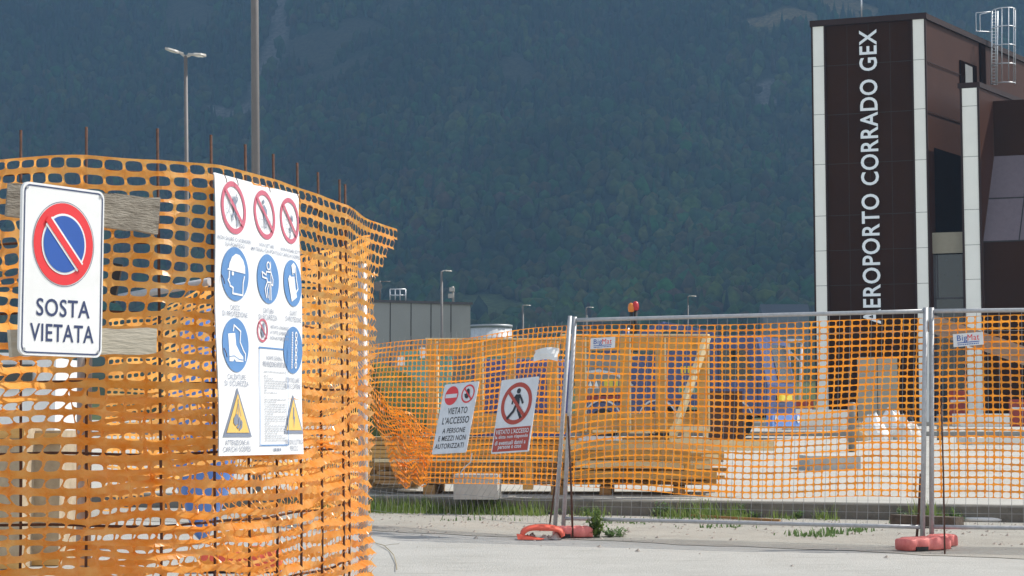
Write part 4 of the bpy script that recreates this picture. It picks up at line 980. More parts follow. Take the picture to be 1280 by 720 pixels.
# stakes beside the posts
def stake(p, q, r, label):
    b = MB(); b.tube([p, (Vector(p) + Vector(q)) / 2 + Vector((.004, 0, 0)), q], r, 6); tag(b.build('rebar_stake', M['rust']), label, 'stake', 'rusty stakes by the fence posts')
stake(G(1145, 684), U(1151, 592, mB.y + .1), .011, 'rusty stake left of the right hand fence posts')
stake(G(1181, 694), U(1176.5, 497, mB.y - .1), .007, 'tall rusty stake right of the right hand fence posts')
stake(G(686, 664), U(699, 560, mA.y + .15), .009, 'rusty stake left of the left hand fence posts')
stake(G(716, 674), U(710, 520, mA.y - .05), .010, 'rusty stake right of the left hand fence posts')

# plastic feet
def foot(name, label, c, yaw, m, L=.62, W_=.24, H_=.13):
    root = thing(name, label, 'fence foot', c, 'plastic fence feet'); d = Vector((math.cos(yaw), math.sin(yaw), 0)); s_ = Vector((-d.y, d.x, 0))
    b = MB(); nseg = 22; vs = []; ring = 14
    for i in range(nseg + 1):
        t = i / nseg; l = (t - .5) * L; w = W_ * (1 - .16 * abs(math.sin(3 * math.pi * t)) ** 4) * (.8 + .2 * min(1, math.sin(math.pi * min(max(t, .02), .98)) * 4)); hh_ = H_ * (.84 + .16 * min(1, math.sin(math.pi * min(max(t, .02), .98)) * 3)) * (1 - .10 * (i % 5 == 2))
        for k in range(ring):
            a = 2 * math.pi * k / ring; cx_, cz_ = math.cos(a), math.sin(a); e = .3
            x_ = math.copysign(abs(cx_) ** e, cx_) * w / 2; z_ = (math.copysign(abs(cz_) ** e, cz_) * .5 + .5) * hh_
            vs.append(Vector(c) + d * l + s_ * x_ + Vector((0, 0, z_ + .004)))
    fs = [(i * ring + k, i * ring + (k + 1) % ring, (i + 1) * ring + (k + 1) % ring, (i + 1) * ring + k) for i in range(nseg) for k in range(ring)]
    fs += [tuple(reversed(range(ring))), tuple(nseg * ring + k for k in range(ring))]
    b.add(vs, fs, True); b.build('shell', m, root)
    b = MB(); b.box(Vector(c) + Vector((0, 0, .022)) - s_ * (W_ * .5 - .012) - d * L * .25, (L * .28, .03, .03), (d, s_, Vector((0, 0, 1)))); b.build('foot_recess', M['dark'], root)
    return root
fc = G(1154, 689); foot('plastic_weight', 'pink red plastic fence foot under the right hand posts', (fc.x + .0, fc.y + .0, 0.008), R(28), M['plastic_red'], .42, .23, .105)
fc2 = G(1187, 687); foot('plastic_weight', 'shorter pink red foot half hidden behind the tall rusty stake', (fc2.x, fc2.y + .25, .008), R(28), M['plastic_red'], .22, .17, .10)
fc3 = G(716, 673); foot('plastic_weight', 'pink red plastic fence foot under the left hand posts', (fc3.x, fc3.y, .008), R(8), M['plastic_red'], .34, .2, .10)
# broken foot: torn shell around a lump of concrete
bf = thing('broken_plastic_weight', 'torn red plastic foot with crumbled concrete showing inside', 'fence foot', G(678, 674), 'plastic fence feet')
c = G(678, 675); b = MB(); nseg = 16; vs = []
for i in range(nseg + 1):
    t = i / nseg; a = math.pi * (.02 + .96 * t); 
    o_ = Vector((c.x - .2 * math.cos(a), c.y + .05, .02 + .115 * math.sin(a) ** .6)); i_ = Vector((c.x - .165 * math.cos(a), c.y - .02, .01 + .085 * math.sin(a) ** .7 + .008 * math.sin(9 * t)))
    vs += [o_ + Vector((0, .09, 0)), o_ + Vector((0, -.1, 0)), i_ + Vector((0, -.085, 0)), i_ + Vector((0, .09, 0))]
b.add(vs, [(i * 4 + j, (i + 1) * 4 + j, (i + 1) * 4 + (j + 1) % 4, i * 4 + (j + 1) % 4) for i in range(nseg) for j in range(4)], True); b.build('torn_shell', M['plastic_red2'], bf)
b = MB(); b.add([c + Vector(v) for v in ((-.22, -.12, .012), (-.02, -.17, .012), (.02, -.14, .02), (-.19, -.06, .055), (-.23, -.08, .06))], [(0, 1, 2, 3, 4)]); b.add([c + Vector(v) for v in ((-.22, -.10, .012), (-.02, -.15, .012), (.02, -.12, .02), (-.19, -.05, .05), (-.23, -.07, .05))], [(4, 3, 2, 1, 0)]); b.build('plastic_shard', M['plastic_red2'], bf)
b = MB(); rk = random.Random(9)
for k in range(16):
    p = c + Vector((rk.uniform(-.14, .13), rk.uniform(-.06, .02), .0)); s_ = rk.uniform(.02, .05); b.add([p + Vector((s_ * a * rk.uniform(.7, 1.2), s_ * e * rk.uniform(.7, 1.2), s_ * g)) for a, e, g in ((1, 0, .2), (-1, 0, .3), (0, 1, .3), (0, -1, .2), (.2, .1, 1.4), (0, 0, -.1))], [(0, 2, 4), (2, 1, 4), (1, 3, 4), (3, 0, 4), (2, 0, 5), (1, 2, 5), (3, 1, 5), (0, 3, 5)])
b.build('concrete_crumbs', M['concrete'], bf)
# beam, pipe and rods lying on the verge
b = MB(); p0, p1 = G(1125, 660), G(1208, 664); b.bar(p0 + Vector((0, .25, .07)), p1 + Vector((0, .25, .07)), .16, .10); tag(b.build('timber_beam', M['beam_dark']), 'dark old timber beam lying behind the right hand posts', 'beam')
b = MB(); b.tube([G(1205, 653) + Vector((0, 0, .03)), G(1256, 653.5) + Vector((0, 0, .03))], .024, 12); tag(b.build('plastic_pipe', M['white']), 'short white plastic pipe on the ground by the kerb', 'pipe')
b = MB(); b.bar(G(862, 648) + Vector((0, 0, .03)), G(975, 653) + Vector((0, 0, .02)), .03, .025); tag(b.build('wooden_batten', M['pine_dark']), 'thin brown batten lying in the weeds along the kerb', 'batten')
b = MB(); b.tube([G(px, py) + Vector((0, 0, .012 + .01 * (i % 2))) for i, (px, py) in enumerate(((455, 676), (463, 679), (471, 681), (480, 685), (487, 690), (492, 697), (495, 706), (496, 716)))], .0032, 5); b.tube([G(480, 685) + Vector((0, 0, .02)), G(490, 688) + Vector((0, 0, .05)), G(499, 689) + Vector((0, 0, .06))], .002, 4); tag(b.build('dry_twig', M['dry']), 'thin dry twig on the road beside the near net', 'twig')
b = MB(); b.tube([U(590, 567, 17.0), U(588, 578, 17.05), U(580, 585, 17.1), U(575, 592, 17.15)], .006, 6); tag(b.build('white_wire', M['ltgrey']), 'white wire hanging from the no entry sign', 'wire')

# ------------------------------------------------------------------ timber behind the fence
TX = Vector((.995, -.10, 0)); TN = Vector((-.10, -.995, 0))     # along the stack, and towards the viewer
TO = Vector((U(533, 560, 21.3).x, 21.3, 0))
zb = KZ + .12
proto = MB(); proto.box((0, 0, 0), (4.0, .19, .044)); plank = proto.build('plank', M['pine_dark'], base=False)
tag(plank, 'brown plank in the long timber stack behind the fence', 'plank', 'planks in the timber stack')
pm2 = plank.data.copy(); pm2.materials[0] = M['pine']; pm3 = plank.data.copy(); pm3.materials[0] = M['pine_pale']
rk = random.Random(12); first = True
yaw = math.atan2(TX.y, TX.x)
for lay in range(11):
    for k in range(4):
        o = plank if first else dup(plank); first = False
        o.data = rk.choice([plank.data, plank.data, pm2, pm2, pm3]) if not (lay == 0 and k == 0) else plank.data
        off = rk.uniform(-.25, .15) - (.25 if lay > 6 else 0); p = TO + TX * (1.45 + off) - TN * (k * .21) + Vector((0, 0, zb + .03 + lay * .052 + rk.uniform(-.003, .003)))
        o.location = p; o.rotation_euler = (0, 0, yaw + rk.uniform(-.012, .012))
# bearers
def block(c, size, m, name, label, cat, group=None, yaw_=yaw):
    b = MB(); d = Vector((math.cos(yaw_), math.sin(yaw_), 0)); s_ = Vector((-d.y, d.x, 0)); b.box(c, size, (d, s_, Vector((0, 0, 1)))); return tag(b.build(name, m), label, cat, group)
b = MB(); b.box((0, 0, 0), (.14, .9, .118)); br_ = b.build('bearer', M['pine_dark'], base=False); tag(br_, 'dark timber bearer under the long plank stack', 'bearer', 'bearers under the plank stack')
for i, px in enumerate((541, 607, 700, 760, 850)):
    o = br_ if i == 0 else dup(br_); q = U(px, 600, 21.2); o.location = (q.x, 21.5 - q.x * .1, KZ + .06); o.rotation_euler = (0, 0, yaw)
# pale long beams sticking out to the right
rb = random.Random(5)
for i, (px0, px1, py, hh_, mm, lb) in enumerate(((700, 968, 557, .12, 'pine_pale', 'longest pale beam pushed out to the right over the stack'), (690, 905, 569, .10, 'pine', 'yellow beam just under the longest pale beam'), (720, 888, 581, .09, 'pine_pale', 'short pale beam low in the stack front'), (700, 896, 594, .09, 'pine', 'lowest yellow beam at the stack front'))):
    a, c = U(px0, py - 1, 20.95), U(px1, py, 20.6); b = MB(); b.bar(a, c, .11, hh_); tag(b.build('timber_beam', M[mm]), lb, 'beam')
b = MB(); pA_, pB_ = U(841, 546, 20.25), U(884, 421, 20.3); dd_ = (pB_ - pA_).normalized(); nn_ = (Vector((.85, -.5, .3)) - dd_ * dd_.dot(Vector((.85, -.5, .3)))).normalized(); b.box((pA_ + pB_) / 2, ((pB_ - pA_).length, .10, .05), (dd_, nn_.cross(dd_), nn_)); tag(b.build('wooden_post', M['pine_pale']), 'pale slanting timber prop leaning on the right formwork frame', 'prop')
def formwork(label, Yf, top, bot, pxs, px0, px1, mid=None, hT=20, hB=24):
    """board frame: px columns are upright positions"""
    a, c = U(px0, 480, Yf), U(px1, 480, Yf - .12); root = thing('formwork_frame', label, 'formwork', Vector(((a.x + c.x) / 2, Yf, zof(bot, Yf))), 'timber formwork frames')
    def P(px, py, d=0): t = (px - px0) / (px1 - px0); return U(px, py, Yf - .5 * t + d)
    b = MB(); b.bar(P(px0, top + hT * .5), P(px1, top + hT * .5), .035, hT / F_PX * Yf); b.build('top_board', M['pine'], root)
    b = MB(); b.bar(P(px0, bot - hB * .5), P(px1, bot - hB * .5), .035, hB / F_PX * Yf); b.build('bottom_board', M['pine'], root)
    b = MB(); b.bar(P(px0, top - 1.2, .02), P(px1, top - 1.2, .02), .12, .02); b.build('cap_board', M['pine_pale'], root)
    for px, w in pxs:
        b = MB(); p, q = P(px, bot - 1, -.04), P(px, top + 1, -.04); b.box((p + q) / 2, (w / F_PX * Yf, .04, q.z - p.z)); up_ = b.build('upright', M['pine'], root); b = MB(); b.box((p + q) / 2 + Vector((w / F_PX * Yf * .5 + .010, .09, 0)), (.02, .24, q.z - p.z - .01)); b.build('sunlit_side', M['pine_pale'], up_)  # pale strip: sunlight on the upright's right side put into its colour
    return root
formwork('right pine formwork frame with slanting prop before the blue truck', 20.9, 420, 541, ((725, 12), (781, 11), (825, 11), (878, 13)), 702, 886, hT=18)
formwork('left pine formwork frame behind the two fence signs', 21.4, 425, 541, ((540, 11), (598, 9), (638, 9), (690, 12)), 534, 699)
b = MB(); 
for p, q in (((838, 537), (884, 535)), ((838, 552), (884, 550)), ((840, 536), (840, 552)), ((858, 536), (858, 552)), ((882, 536), (882, 551))): yy_ = 20.25 + (.02 if p[0] == q[0] else 0); b.bar(U(*p, yy_), U(*q, yy_), .06, .045, up=(0, 1, 0))
tag(b.build('small_frame', M['pine_pale']), 'small pale ladder like timber frame at the foot of the slanting prop', 'frame')
b = MB(); b.box((U(748, 0, 20.7).x, 20.7, zof(548, 20.7)), (.5, .3, .05)); tag(b.build('pale_board', M['white_dirty']), 'short white board lying on the timber stack', 'board')
for px0, px1, py, lb in ((742, 772, 539, 'bright cut board on the stack left of the white board'), (788, 818, 540, 'bright cut board on the stack above the white board')):
    b = MB(); b.bar(U(px0, py, 20.66), U(px1, py, 20.6), .15, .03); tag(b.build('board_offcut', M['pine_pale']), lb, 'offcut')
rk = random.Random(31)
for i in range(7):
    px = 835 + i * 10 + rk.uniform(-4, 4); b = MB(); q = U(px, 570 + (i % 4) * 7 - 6, 20.47 - .037 * i); b.box(q, (rk.uniform(.08, .2), .12, rk.uniform(.03, .08))); tag(b.build('board_offcut', M[rk.choice(['pine_pale', 'tarp_white', 'pine'])]), 'small offcut among the beam ends at the right of the stack', 'offcut', 'offcuts at the beam ends')
cb = U(597, 604, 20.2); block((cb.x, 20.15, KZ + .14), (.5, .4, .28), M['concrete'], 'concrete_block', 'pale grey concrete block under the no entry sign', 'block')
cb = U(650, 610, 20.3); 
b = MB(); b.bar(U(660, 612, 20.1), U(660, 574, 20.1), .12, .1, up=(0, 1, 0)); tag(b.build('wooden_post', M['pine']), 'short upright timber stub below the walking figure sign', 'post')
# pallets at the left
b = MB(); pr = thing('pallet', 'top wooden pallet of the small pile beside the near enclosure', 'pallet', (0, 0, 0), 'wooden pallets in the pile'); 
for i in range(5): b.box((0, -.4 + i * .2, .13), (1.2, .1, .022))
for i in range(3): b.box((0, -.4 + i * .4, .011), (1.2, .1, .022))
b.build('deck_boards', M['pallet'], pr)
for x in (-.53, 0, .53):
    for y_ in (-.4, 0, .4): b = MB(); b.box((x, y_, .0705), (.14, .1, .095)); b.build('spacer_block', M['pine_dark'], pr)
pc = U(462, 600, 22.6)
for i in range(3):
    o = pr if i == 0 else dup(pr, label=('middle' if i == 1 else 'lowest') + ' wooden pallet of the small pile beside the near enclosure'); o.location = (pc.x + .02 * i, 22.6, apron_z(22.6) + .01 + .148 * (2 - i)); o.rotation_euler = (0, 0, .05 * i - .1)
b = MB(); b.bar(U(452, 578, 22.0), U(490, 571, 21.9), .18, .03); tag(b.build('plank', M['pine_pale']), 'loose pale plank lying across the pallet pile', 'plank')

# ------------------------------------------------------------------ blue truck
th = R(-29); TD = Vector((math.cos(th), math.sin(th), 0)); TSd = Vector((-TD.y, TD.x, 0))     # forwards, and away from viewer
TR0 = Vector((U(960, 520, 50).x, 50, 0)); zg = apron_z(50)
def T(l, s, z): return TR0 + TD * l + TSd * s + Vector((0, 0, zg + z))     # l: metres ahead of the near front corner (negative = back)
tkr = thing('truck', 'blue works truck with yellow lettering parked behind the timber frames', 'truck', T(-3, 1.1, 0))
def side_fr(s): return lambda x, y, d=0: T(x, s - d, y)
def tprism(b, pts, s0, s1):
    n = len(pts); b.add([T(x, s0, z) for x, z in pts] + [T(x, s1, z) for x, z in pts], [tuple(range(n)), tuple(reversed(range(n, 2 * n)))] + [((i + 1) % n, i, n + i, n + (i + 1) % n) for i in range(n)])
b = MB(); tprism(b, [(-6.1, .62), (-.1, .62), (-.1, .86), (-6.1, .86)], .5, 1.8); b.build('chassis', M['dark'], tkr)
b = MB(); tprism(b, [(-1.75, .7), (-.02, .7), (0, 1.55), (-.28, 2.85), (-.5, 2.98), (-1.75, 2.98)], 0, 2.3); cbn = b.build('cab', M['blue_paint'], tkr)
b = MB(); f = side_fr(0); tprism(b, [(-1.45, 1.72), (-.45, 1.72), (-.62, 2.6), (-1.45, 2.6)], -.012, .01); b.build('side_window', M['glass'], cbn)
b = MB(); b.add([T(.008, .9, 1.65), T(.008, 2.14, 1.65), T(-.252, 2.14, 2.74), T(-.252, .9, 2.74)], [(0, 1, 2, 3)]); b.build('windscreen', M['glass'], cbn)
b = MB(); b.line([(-1.5, .8), (-1.5, 2.75)], .02, f, .008); b.line([(-.3, .8), (-.3, 1.7)], .02, f, .008); b.flat([(-1.42, 1.45), (-1.25, 1.45), (-1.25, 1.5), (-1.42, 1.5)], f, .02); b.build('door_seam', M['dark'], cbn)
b = MB(); tprism(b, [(-.05, .38), (.14, .38), (.14, .74), (-.05, .74)], -.02, 2.32); b.build('bumper', M['ltblue_paint'], tkr)  # lighter blue puts the sun on the truck front into the colour
for s_ in (.25, 2.05):
    b = MB(); b.tube([T(.15, s_, .58), T(.17, s_, .58)], .11, 14); b.build('headlight', M['lens'], tkr)
b = MB(); b.flat([(.0, 0), (.0, 0), (0, 0)], f, 0) if False else None
b.add([T(.155, .7, 1.1), T(.155, 1.6, 1.1), T(.155, 1.6, 1.3), T(.155, .7, 1.3)], [(0, 1, 2, 3)]); b.add([T(.02, .7, 1.1), T(.02, 1.6, 1.1), T(.02, 1.6, 1.3), T(.02, .7, 1.3)], [(0, 1, 2, 3)]); b.build('grille', M['yellow'], tkr)
b = MB(); tprism(b, [(-4.4, .95), (-1.85, .95), (-1.85, 2.45), (-2.3, 2.62), (-4.4, 2.40)], .02, 2.25); bx = b.build('body_box', M['blue_paint'], tkr)
b = MB(); f2 = side_fr(.02); rl = random.Random(8)
for k in range(9): b.flat([(-2.68 + k * .11 - .9 * 0, 1.92), (-2.62 + k * .11, 1.92), (-2.62 + k * .11, 2.12), (-2.68 + k * .11, 2.12)], f2, .01) if k < 8 else None
b.build('yellow_lettering', M['yellow'], bx)
b = MB(); b.flat([(-2.75, 1.3), (-1.9, 1.3), (-1.9, 1.55), (-2.75, 1.55)], f2, .008); b.build('text_plate', M['palegreen'], bx)
b = MB()
for k in range(7): b.flat([(-2.7 + k * .115, 1.36), (-2.64 + k * .115, 1.36), (-2.64 + k * .115, 1.5), (-2.7 + k * .115, 1.5)], f2, .012)
b.build('green_lettering', M['green_ink'], bx)
b = MB(); b.tube([T(-2.9, .5, 2.62), T(-2.2, .5, 2.70)], .16, 10); b.build('white_roll', M['tarp_white'], tkr)
b = MB(); tprism(b, [(-6.0, 1.3), (-4.5, 1.3), (-4.5, 2.5), (-6.0, 2.5)], .0, 2.2); eg = b.build('engine_housing', M['grey_paint'], tkr)
f3 = side_fr(0); b = MB()
for k in range(5): b.flat([(-5.15 + k * .17, 1.55), (-5.03 + k * .17, 1.55), (-5.03 + k * .17, 1.78), (-5.15 + k * .17, 1.78)], f3, .01)
b.build('yellow_lettering', M['yellow'], eg)
b = MB()
for k in range(2): b.flat([(-5.7 + k * .2, 1.5), (-5.52 + k * .2, 1.5), (-5.61 + k * .2, 1.75)], f3, .01)
b.build('white_emblem', M['white'], eg)
b = MB(); tprism(b, [(-6.0, 1.1), (-4.5, 1.1), (-4.5, 1.28), (-6.0, 1.28)], -.02, 2.2); b.build('red_stripe', M['redband'], tkr)
b = MB(); tprism(b, [(-6.0, .75), (-3.4, .75), (-3.4, 1.08), (-6.0, 1.08)], .01, 2.0); b.build('lower_panel', M['blue_paint'], tkr)
for l in (-1.05, -3.4, -5.2):
    b = MB(); 
    wr = thing('wheel', None, None) if False else None
    b.tube([T(l, .0, .48), T(l, .04, .48), T(l, .28, .48), T(l, .32, .48)], [.40, .48, .48, .40], 24); wh = b.build('wheel', M['dark'], tkr)
    b = MB(); b.tube([T(l, -.012, .48), T(l, .03, .48)], .24, 16); b.build('rim', M['brown_metal'], wh)
    b = MB(); ar = [(l + .62 * math.cos(t), .5 + .62 * math.sin(t)) for t in np.linspace(.25, math.pi - .25, 14)]
    for (x0, z0), (x1, z1) in zip(ar, ar[1:]): b.add([T(x0, -.06, z0), T(x1, -.06, z1), T(x1, .36, z1), T(x0, .36, z0), T(x0, -.06, z0 + .06), T(x1, -.06, z1 + .06), T(x1, .36, z1 + .06), T(x0, .36, z0 + .06)], [(0, 1, 5, 4), (4, 5, 6, 7), (0, 3, 2, 1)])
    b.build('mudguard', M['ltgrey'], tkr)
b = MB(); b.tube([T(-6.0, -.02, 1.95), T(-5.3, -.02, 2.02), T(-4.7, -.03, 1.9), T(-4.2, -.04, 1.55)], .05, 8); b.build('hose', M['ltgrey'], tkr)
b = MB(); b.tube([T(-1.9, -.05, 1.1), T(-1.9, -.05, 2.8)], .04, 8); b.build('exhaust', M['galv_dull'], tkr)
# crane boom folded on top with beacons
b = MB(); b.bar(T(-5.4, .6, 2.6), T(-3.4, .6, 3.35), .25, .25); b.bar(T(-3.4, .6, 3.35), T(-1.9, .6, 3.05), .2, .2); b.tube([T(-4.6, .4, 2.5), T(-4.6, .4, 3.3)], .12, 8); b.build('crane_arm', M['blue_paint'], tkr)
bc = thing('work_lamp_pair', 'orange and red round lamps on dark stalks above the top rail', 'lamp', U(791, 415, 48))
for px, py, m_ in ((789, 384.5, 'amber'), (794.5, 382.5, 'redlamp')):
    b = MB(); b.tube([U(px, 440, 48), U(px, py + 4, 48)], .05, 8); b.build('stalk', M['dark'], bc)
    q = U(px, py, 48); b = MB(); b.tube([q + Vector((0, 0, z)) for z in (-.13, -.1, 0, .1, .13)], [.04, .085, .095, .07, .02], 12); b.build('lamp', M[m_], bc)

# ------------------------------------------------------------------ other things on the apron
def ribbed(name, label, cat, px0, px1, py0, py1, Yd, m, depth=2.4, group=None):
    a, c = U(px0, py0, Yd), U(px1, py1, Yd); zt_, zb_ = a.z, max(c.z, apron_z(Yd)); root = thing(name, label, cat, ((a.x + c.x) / 2, Yd, zb_), group)
    b = MB(); w = c.x - a.x; n_ = max(4, int(w / .18)); vs = []
    for i in range(n_ + 1):
        x = a.x + w * i / n_; o_ = .03 * (i % 2); vs += [(x, Yd + o_, zb_ + .1), (x, Yd + o_, zt_ - .08)]
    b.add(vs, [(2 * i, 2 * i + 2, 2 * i + 3, 2 * i + 1) for i in range(n_)]); b.box(((a.x + c.x) / 2, Yd + depth / 2 + .035, (zt_ + zb_) / 2), (w, depth, zt_ - zb_ - .2)); b.build('ribbed_wall', m, root)
    b = MB()
    for z in (zb_ + .05, zt_ - .05): b.box(((a.x + c.x) / 2, Yd - .01, z), (w + .06, .08, .1))
    for x in (a.x, c.x): b.box((x, Yd - .012, (zt_ + zb_) / 2), (.09, .08, zt_ - zb_))
    b.build('corner_frame', m, root)
    return root
c1 = ribbed('container', 'teal metal container standing behind the left timber frame', 'container', 503, 561, 438, 560, 33, M['teal'])
b = MB(); b.box(U(528, 441, 32.9), (.1, .02, .2)); q = U(525, 452, 32.93); b.box((q.x - .35, 32.93, q.z), (.14, .02, .18)); q = U(531, 440, 32.93); b.box((q.x, 32.93, q.z), (.2, .02, .12)); b.build('white_label', M['white'], c1)
c2 = ribbed('container', 'pale green metal cabin behind the crumpled sheet', 'container', 604, 690, 440, 560, 36, M['palegreen'])
ribbed('panel_stack', 'dark rusty steel panels standing before the front wheel of the blue truck', 'panel stack', 889, 926, 489, 552, 46, M['rust'], .8)
# blue drums in front of the cabin
b = MB(); zd = apron_z(30); b.tube([(0, 0, 0), (0, 0, .03), (0, 0, .3), (0, 0, .32), (0, 0, .6), (0, 0, .62), (0, 0, .87), (0, 0, .9)], [.27, .29, .29, .31, .29, .31, .29, .27], 18); dm = b.build('drum', M['violet_blue'], base=False); tag(dm, 'violet blue plastic drum stacked before the pale green cabin', 'drum', 'stacked blue drums')
ip = 0
for lay in range(2):
    for k in range(6):
        o = dm if ip == 0 else dup(dm); ip += 1; o.location = (U(612 + k * 16, 0, 30).x, 30, apron_z(30) + lay * .905)
gp_ = ribbed('steel_sheet', 'dull grey steel panel between teal container and left frame uprights', 'panel', 568, 592, 436, 560, 34, M['grey_paint'], .3)
# stack of dark green boxes left
for i, (px0, px1, py, Yd, m_, lb) in enumerate(((462, 500, 455, 30, 'field', 'dark mossy heap behind the left fence panel'),)):
    b = MB(); rk2 = random.Random(2); cx_ = U((px0 + px1) / 2, 0, Yd).x; zz0 = apron_z(Yd); H_ = zof(py, Yd) - zz0
    bmh = bmesh.new(); bmesh.ops.create_icosphere(bmh, subdivisions=3, radius=1)
    for v in bmh.verts: v.co *= 1 + .06 * math.sin(7 * v.co.x + 3 * v.co.z) + .05 * math.sin(11 * v.co.y - 5 * v.co.x) + rk2.uniform(-.02, .02)
    b.add([(cx_ + v.co.x * .75, Yd + v.co.y * .8, zz0 + max(0, v.co.z * .55 + .45) * H_) for v in bmh.verts], [tuple(x.index for x in fa.verts) for fa in bmh.faces]); bmh.free()
    tag(b.build('earth_heap', M['field']), lb, 'heap')
# pale boards, heap and slab before the tower
def slab(px0, px1, pyt, pyb, Yd, m_, name, label, cat, dep=1.0, group=None, zbase=None):
    a, c = U(px0, pyt, Yd), U(px1, pyb, Yd); zb_ = apron_z(Yd) + .002 if zbase is None else zbase; zt_ = max(a.z, zb_ + .04); rk_ = random.Random(int(px0)); e = .01
    b = MB(); b.box(((a.x + c.x) / 2, Yd + dep / 2, (zt_ + zb_) / 2), (c.x - a.x, dep, zt_ - zb_)); return tag(b.build(name, M[m_]), label, cat, group)
slab(1012, 1076, 570, 586, 28, 'concrete', 'concrete_slab', 'low grey concrete slab lying alone on the pale apron', 'slab', 1.2)
slab(985, 1061, 512, 519, 58, 'gyps', 'board_stack', 'long white board stack before the left pilaster', 'board stack', 1.4)
slab(1200, 1262, 517, 522, 66, 'gyps', 'board_stack', 'thin pale board stack right of the posts before the wing', 'board stack', 1.2)
slab(1215, 1290, 547, 553, 44, 'gyps', 'board_stack', 'flat pale board pile on the apron at the far right', 'board stack', 1.6)
def heap(px0, px1, pyt, Yd, m_, label, seed):
    rk2 = random.Random(seed); bmh = bmesh.new(); bmesh.ops.create_icosphere(bmh, subdivisions=3, radius=1); b = MB(); zz0 = apron_z(Yd); a, c = U(px0, pyt, Yd), U(px1, pyt, Yd); cx_, w = (a.x + c.x) / 2, (c.x - a.x) / 2
    ph = [rk2.uniform(0, 6) for _ in range(4)]
    vs = []
    for v in bmh.verts:
        k = 1 + .16 * math.sin(5 * v.co.x + ph[0]) + .1 * math.sin(9 * v.co.y + 4 * v.co.x + ph[1]) + .12 * math.sin(17 * v.co.x + 6 * v.co.z + ph[2]) + rk2.uniform(-.04, .04)
        vs.append((cx_ + v.co.x * w * (1 + .1 * math.sin(7 * v.co.z)), Yd + v.co.y * w * .8, zz0 + max(0, v.co.z) * (a.z - zz0) * k))
    b.add(vs, [tuple(x.index for x in fa.verts) for fa in bmh.faces]); bmh.free(); return tag(b.build('sheeted_heap', M[m_]), label, 'heap')
heap(1066, 1112, 521, 50, 'tarp_white', 'left white crumpled sheet heap on the apron before the beige door', 1)
heap(1082, 1136, 514, 51, 'tarp_white', 'tallest white crumpled sheet heap on the apron before the beige door', 2)
heap(1116, 1150, 523, 50, 'gyps', 'low pale heap right of the white sheets', 5)
heap(1058, 1085, 530, 48.5, 'pallet', 'low brown heap of rubble left of the white sheets', 3)
heap(1126, 1146, 517, 53, 'dark', 'dark heap between white sheets and the right posts', 4)
def bollard(px, pyt, pyb, label, r=.085):
    Yd = G(px, pyb, .38).y; a = U(px, pyt, Yd); zz0 = apron_z(Yd); b = MB(); b.tube([(a.x, Yd, zz0), (a.x, Yd, a.z - .02), (a.x, Yd, a.z)], [r, r, r * .8], 12); return tag(b.build('steel_stub', M['grey_paint']), label, 'post', 'dark short posts on the apron')
bollard(1064.5, 503, 566, 'dark short steel post on the apron left of the white heaps'); bollard(1174.5, 518, 557, 'dark short steel post just right of the fence posts')
def barrier(px0, px1, pyt, Yd, label):
    a, c = U(px0, pyt, Yd), U(px1, pyt, Yd); zz0 = apron_z(Yd); root = thing('plastic_barrier', label, 'barrier', ((a.x + c.x) / 2, Yd, zz0), 'red plastic barriers near the terminal'); b = MB(); H_ = a.z - zz0; w = c.x - a.x
    fq = frame((a.x, Yd, zz0), (0, 1, 0), (0, 0, 1)); pr_ = [(0, 0), (.5, 0), (.5, .12), (.34, .35 * H_), (.32, H_), (.18, H_), (.16, .35 * H_), (0, .12)]
    n = len(pr_); b.add([fq(x, z, 0) for x, z in pr_] + [fq(x, z, 0) + Vector((w, 0, 0)) for x, z in pr_], [tuple(range(n)), tuple(reversed(range(n, 2 * n)))] + [((i + 1) % n, i, n + i, n + (i + 1) % n) for i in range(n)]); b.build('shell', M['redband'], root)
    b = MB(); b.box(((a.x + c.x) / 2, Yd + .14, zz0 + H_ * .66), (w * .9, .06, .1)); b.build('reflective_band', M['ltgrey'], root)
barrier(972, 1018, 501, 62, 'dark red barrier between blue truck and left pilaster'); barrier(1188, 1208, 488, 70, 'dark red barrier just left of the second pilaster'); barrier(1264, 1300, 499, 66, 'bright red barrier at the right edge of the view')
b = MB(); b.bar(U(983, 426, 54), U(1005, 426, 54), .2, .11); b.tube([U(986, 426, 54), U(988, 500, 54)], .04, 6); b.tube([U(1002, 426, 54), U(1000, 500, 54)], .04, 6); b.tube([U(988, 440, 54), U(1000, 452, 54)], .03, 6); tag(b.build('trestle', M['ltgrey']), 'pale metal trestle right of the blue truck', 'trestle')

# things seen through the near enclosure
c3 = ribbed('site_cabin', 'white ribbed site cabin far behind the no parking sign', 'cabin', -40, 66, 441, 560, 38, M['white'], 2.4)
b = MB(); b.box(U(20, 470, 37.9), (.7, .04, .5)); b.build('cabin_window', M['glass'], c3)

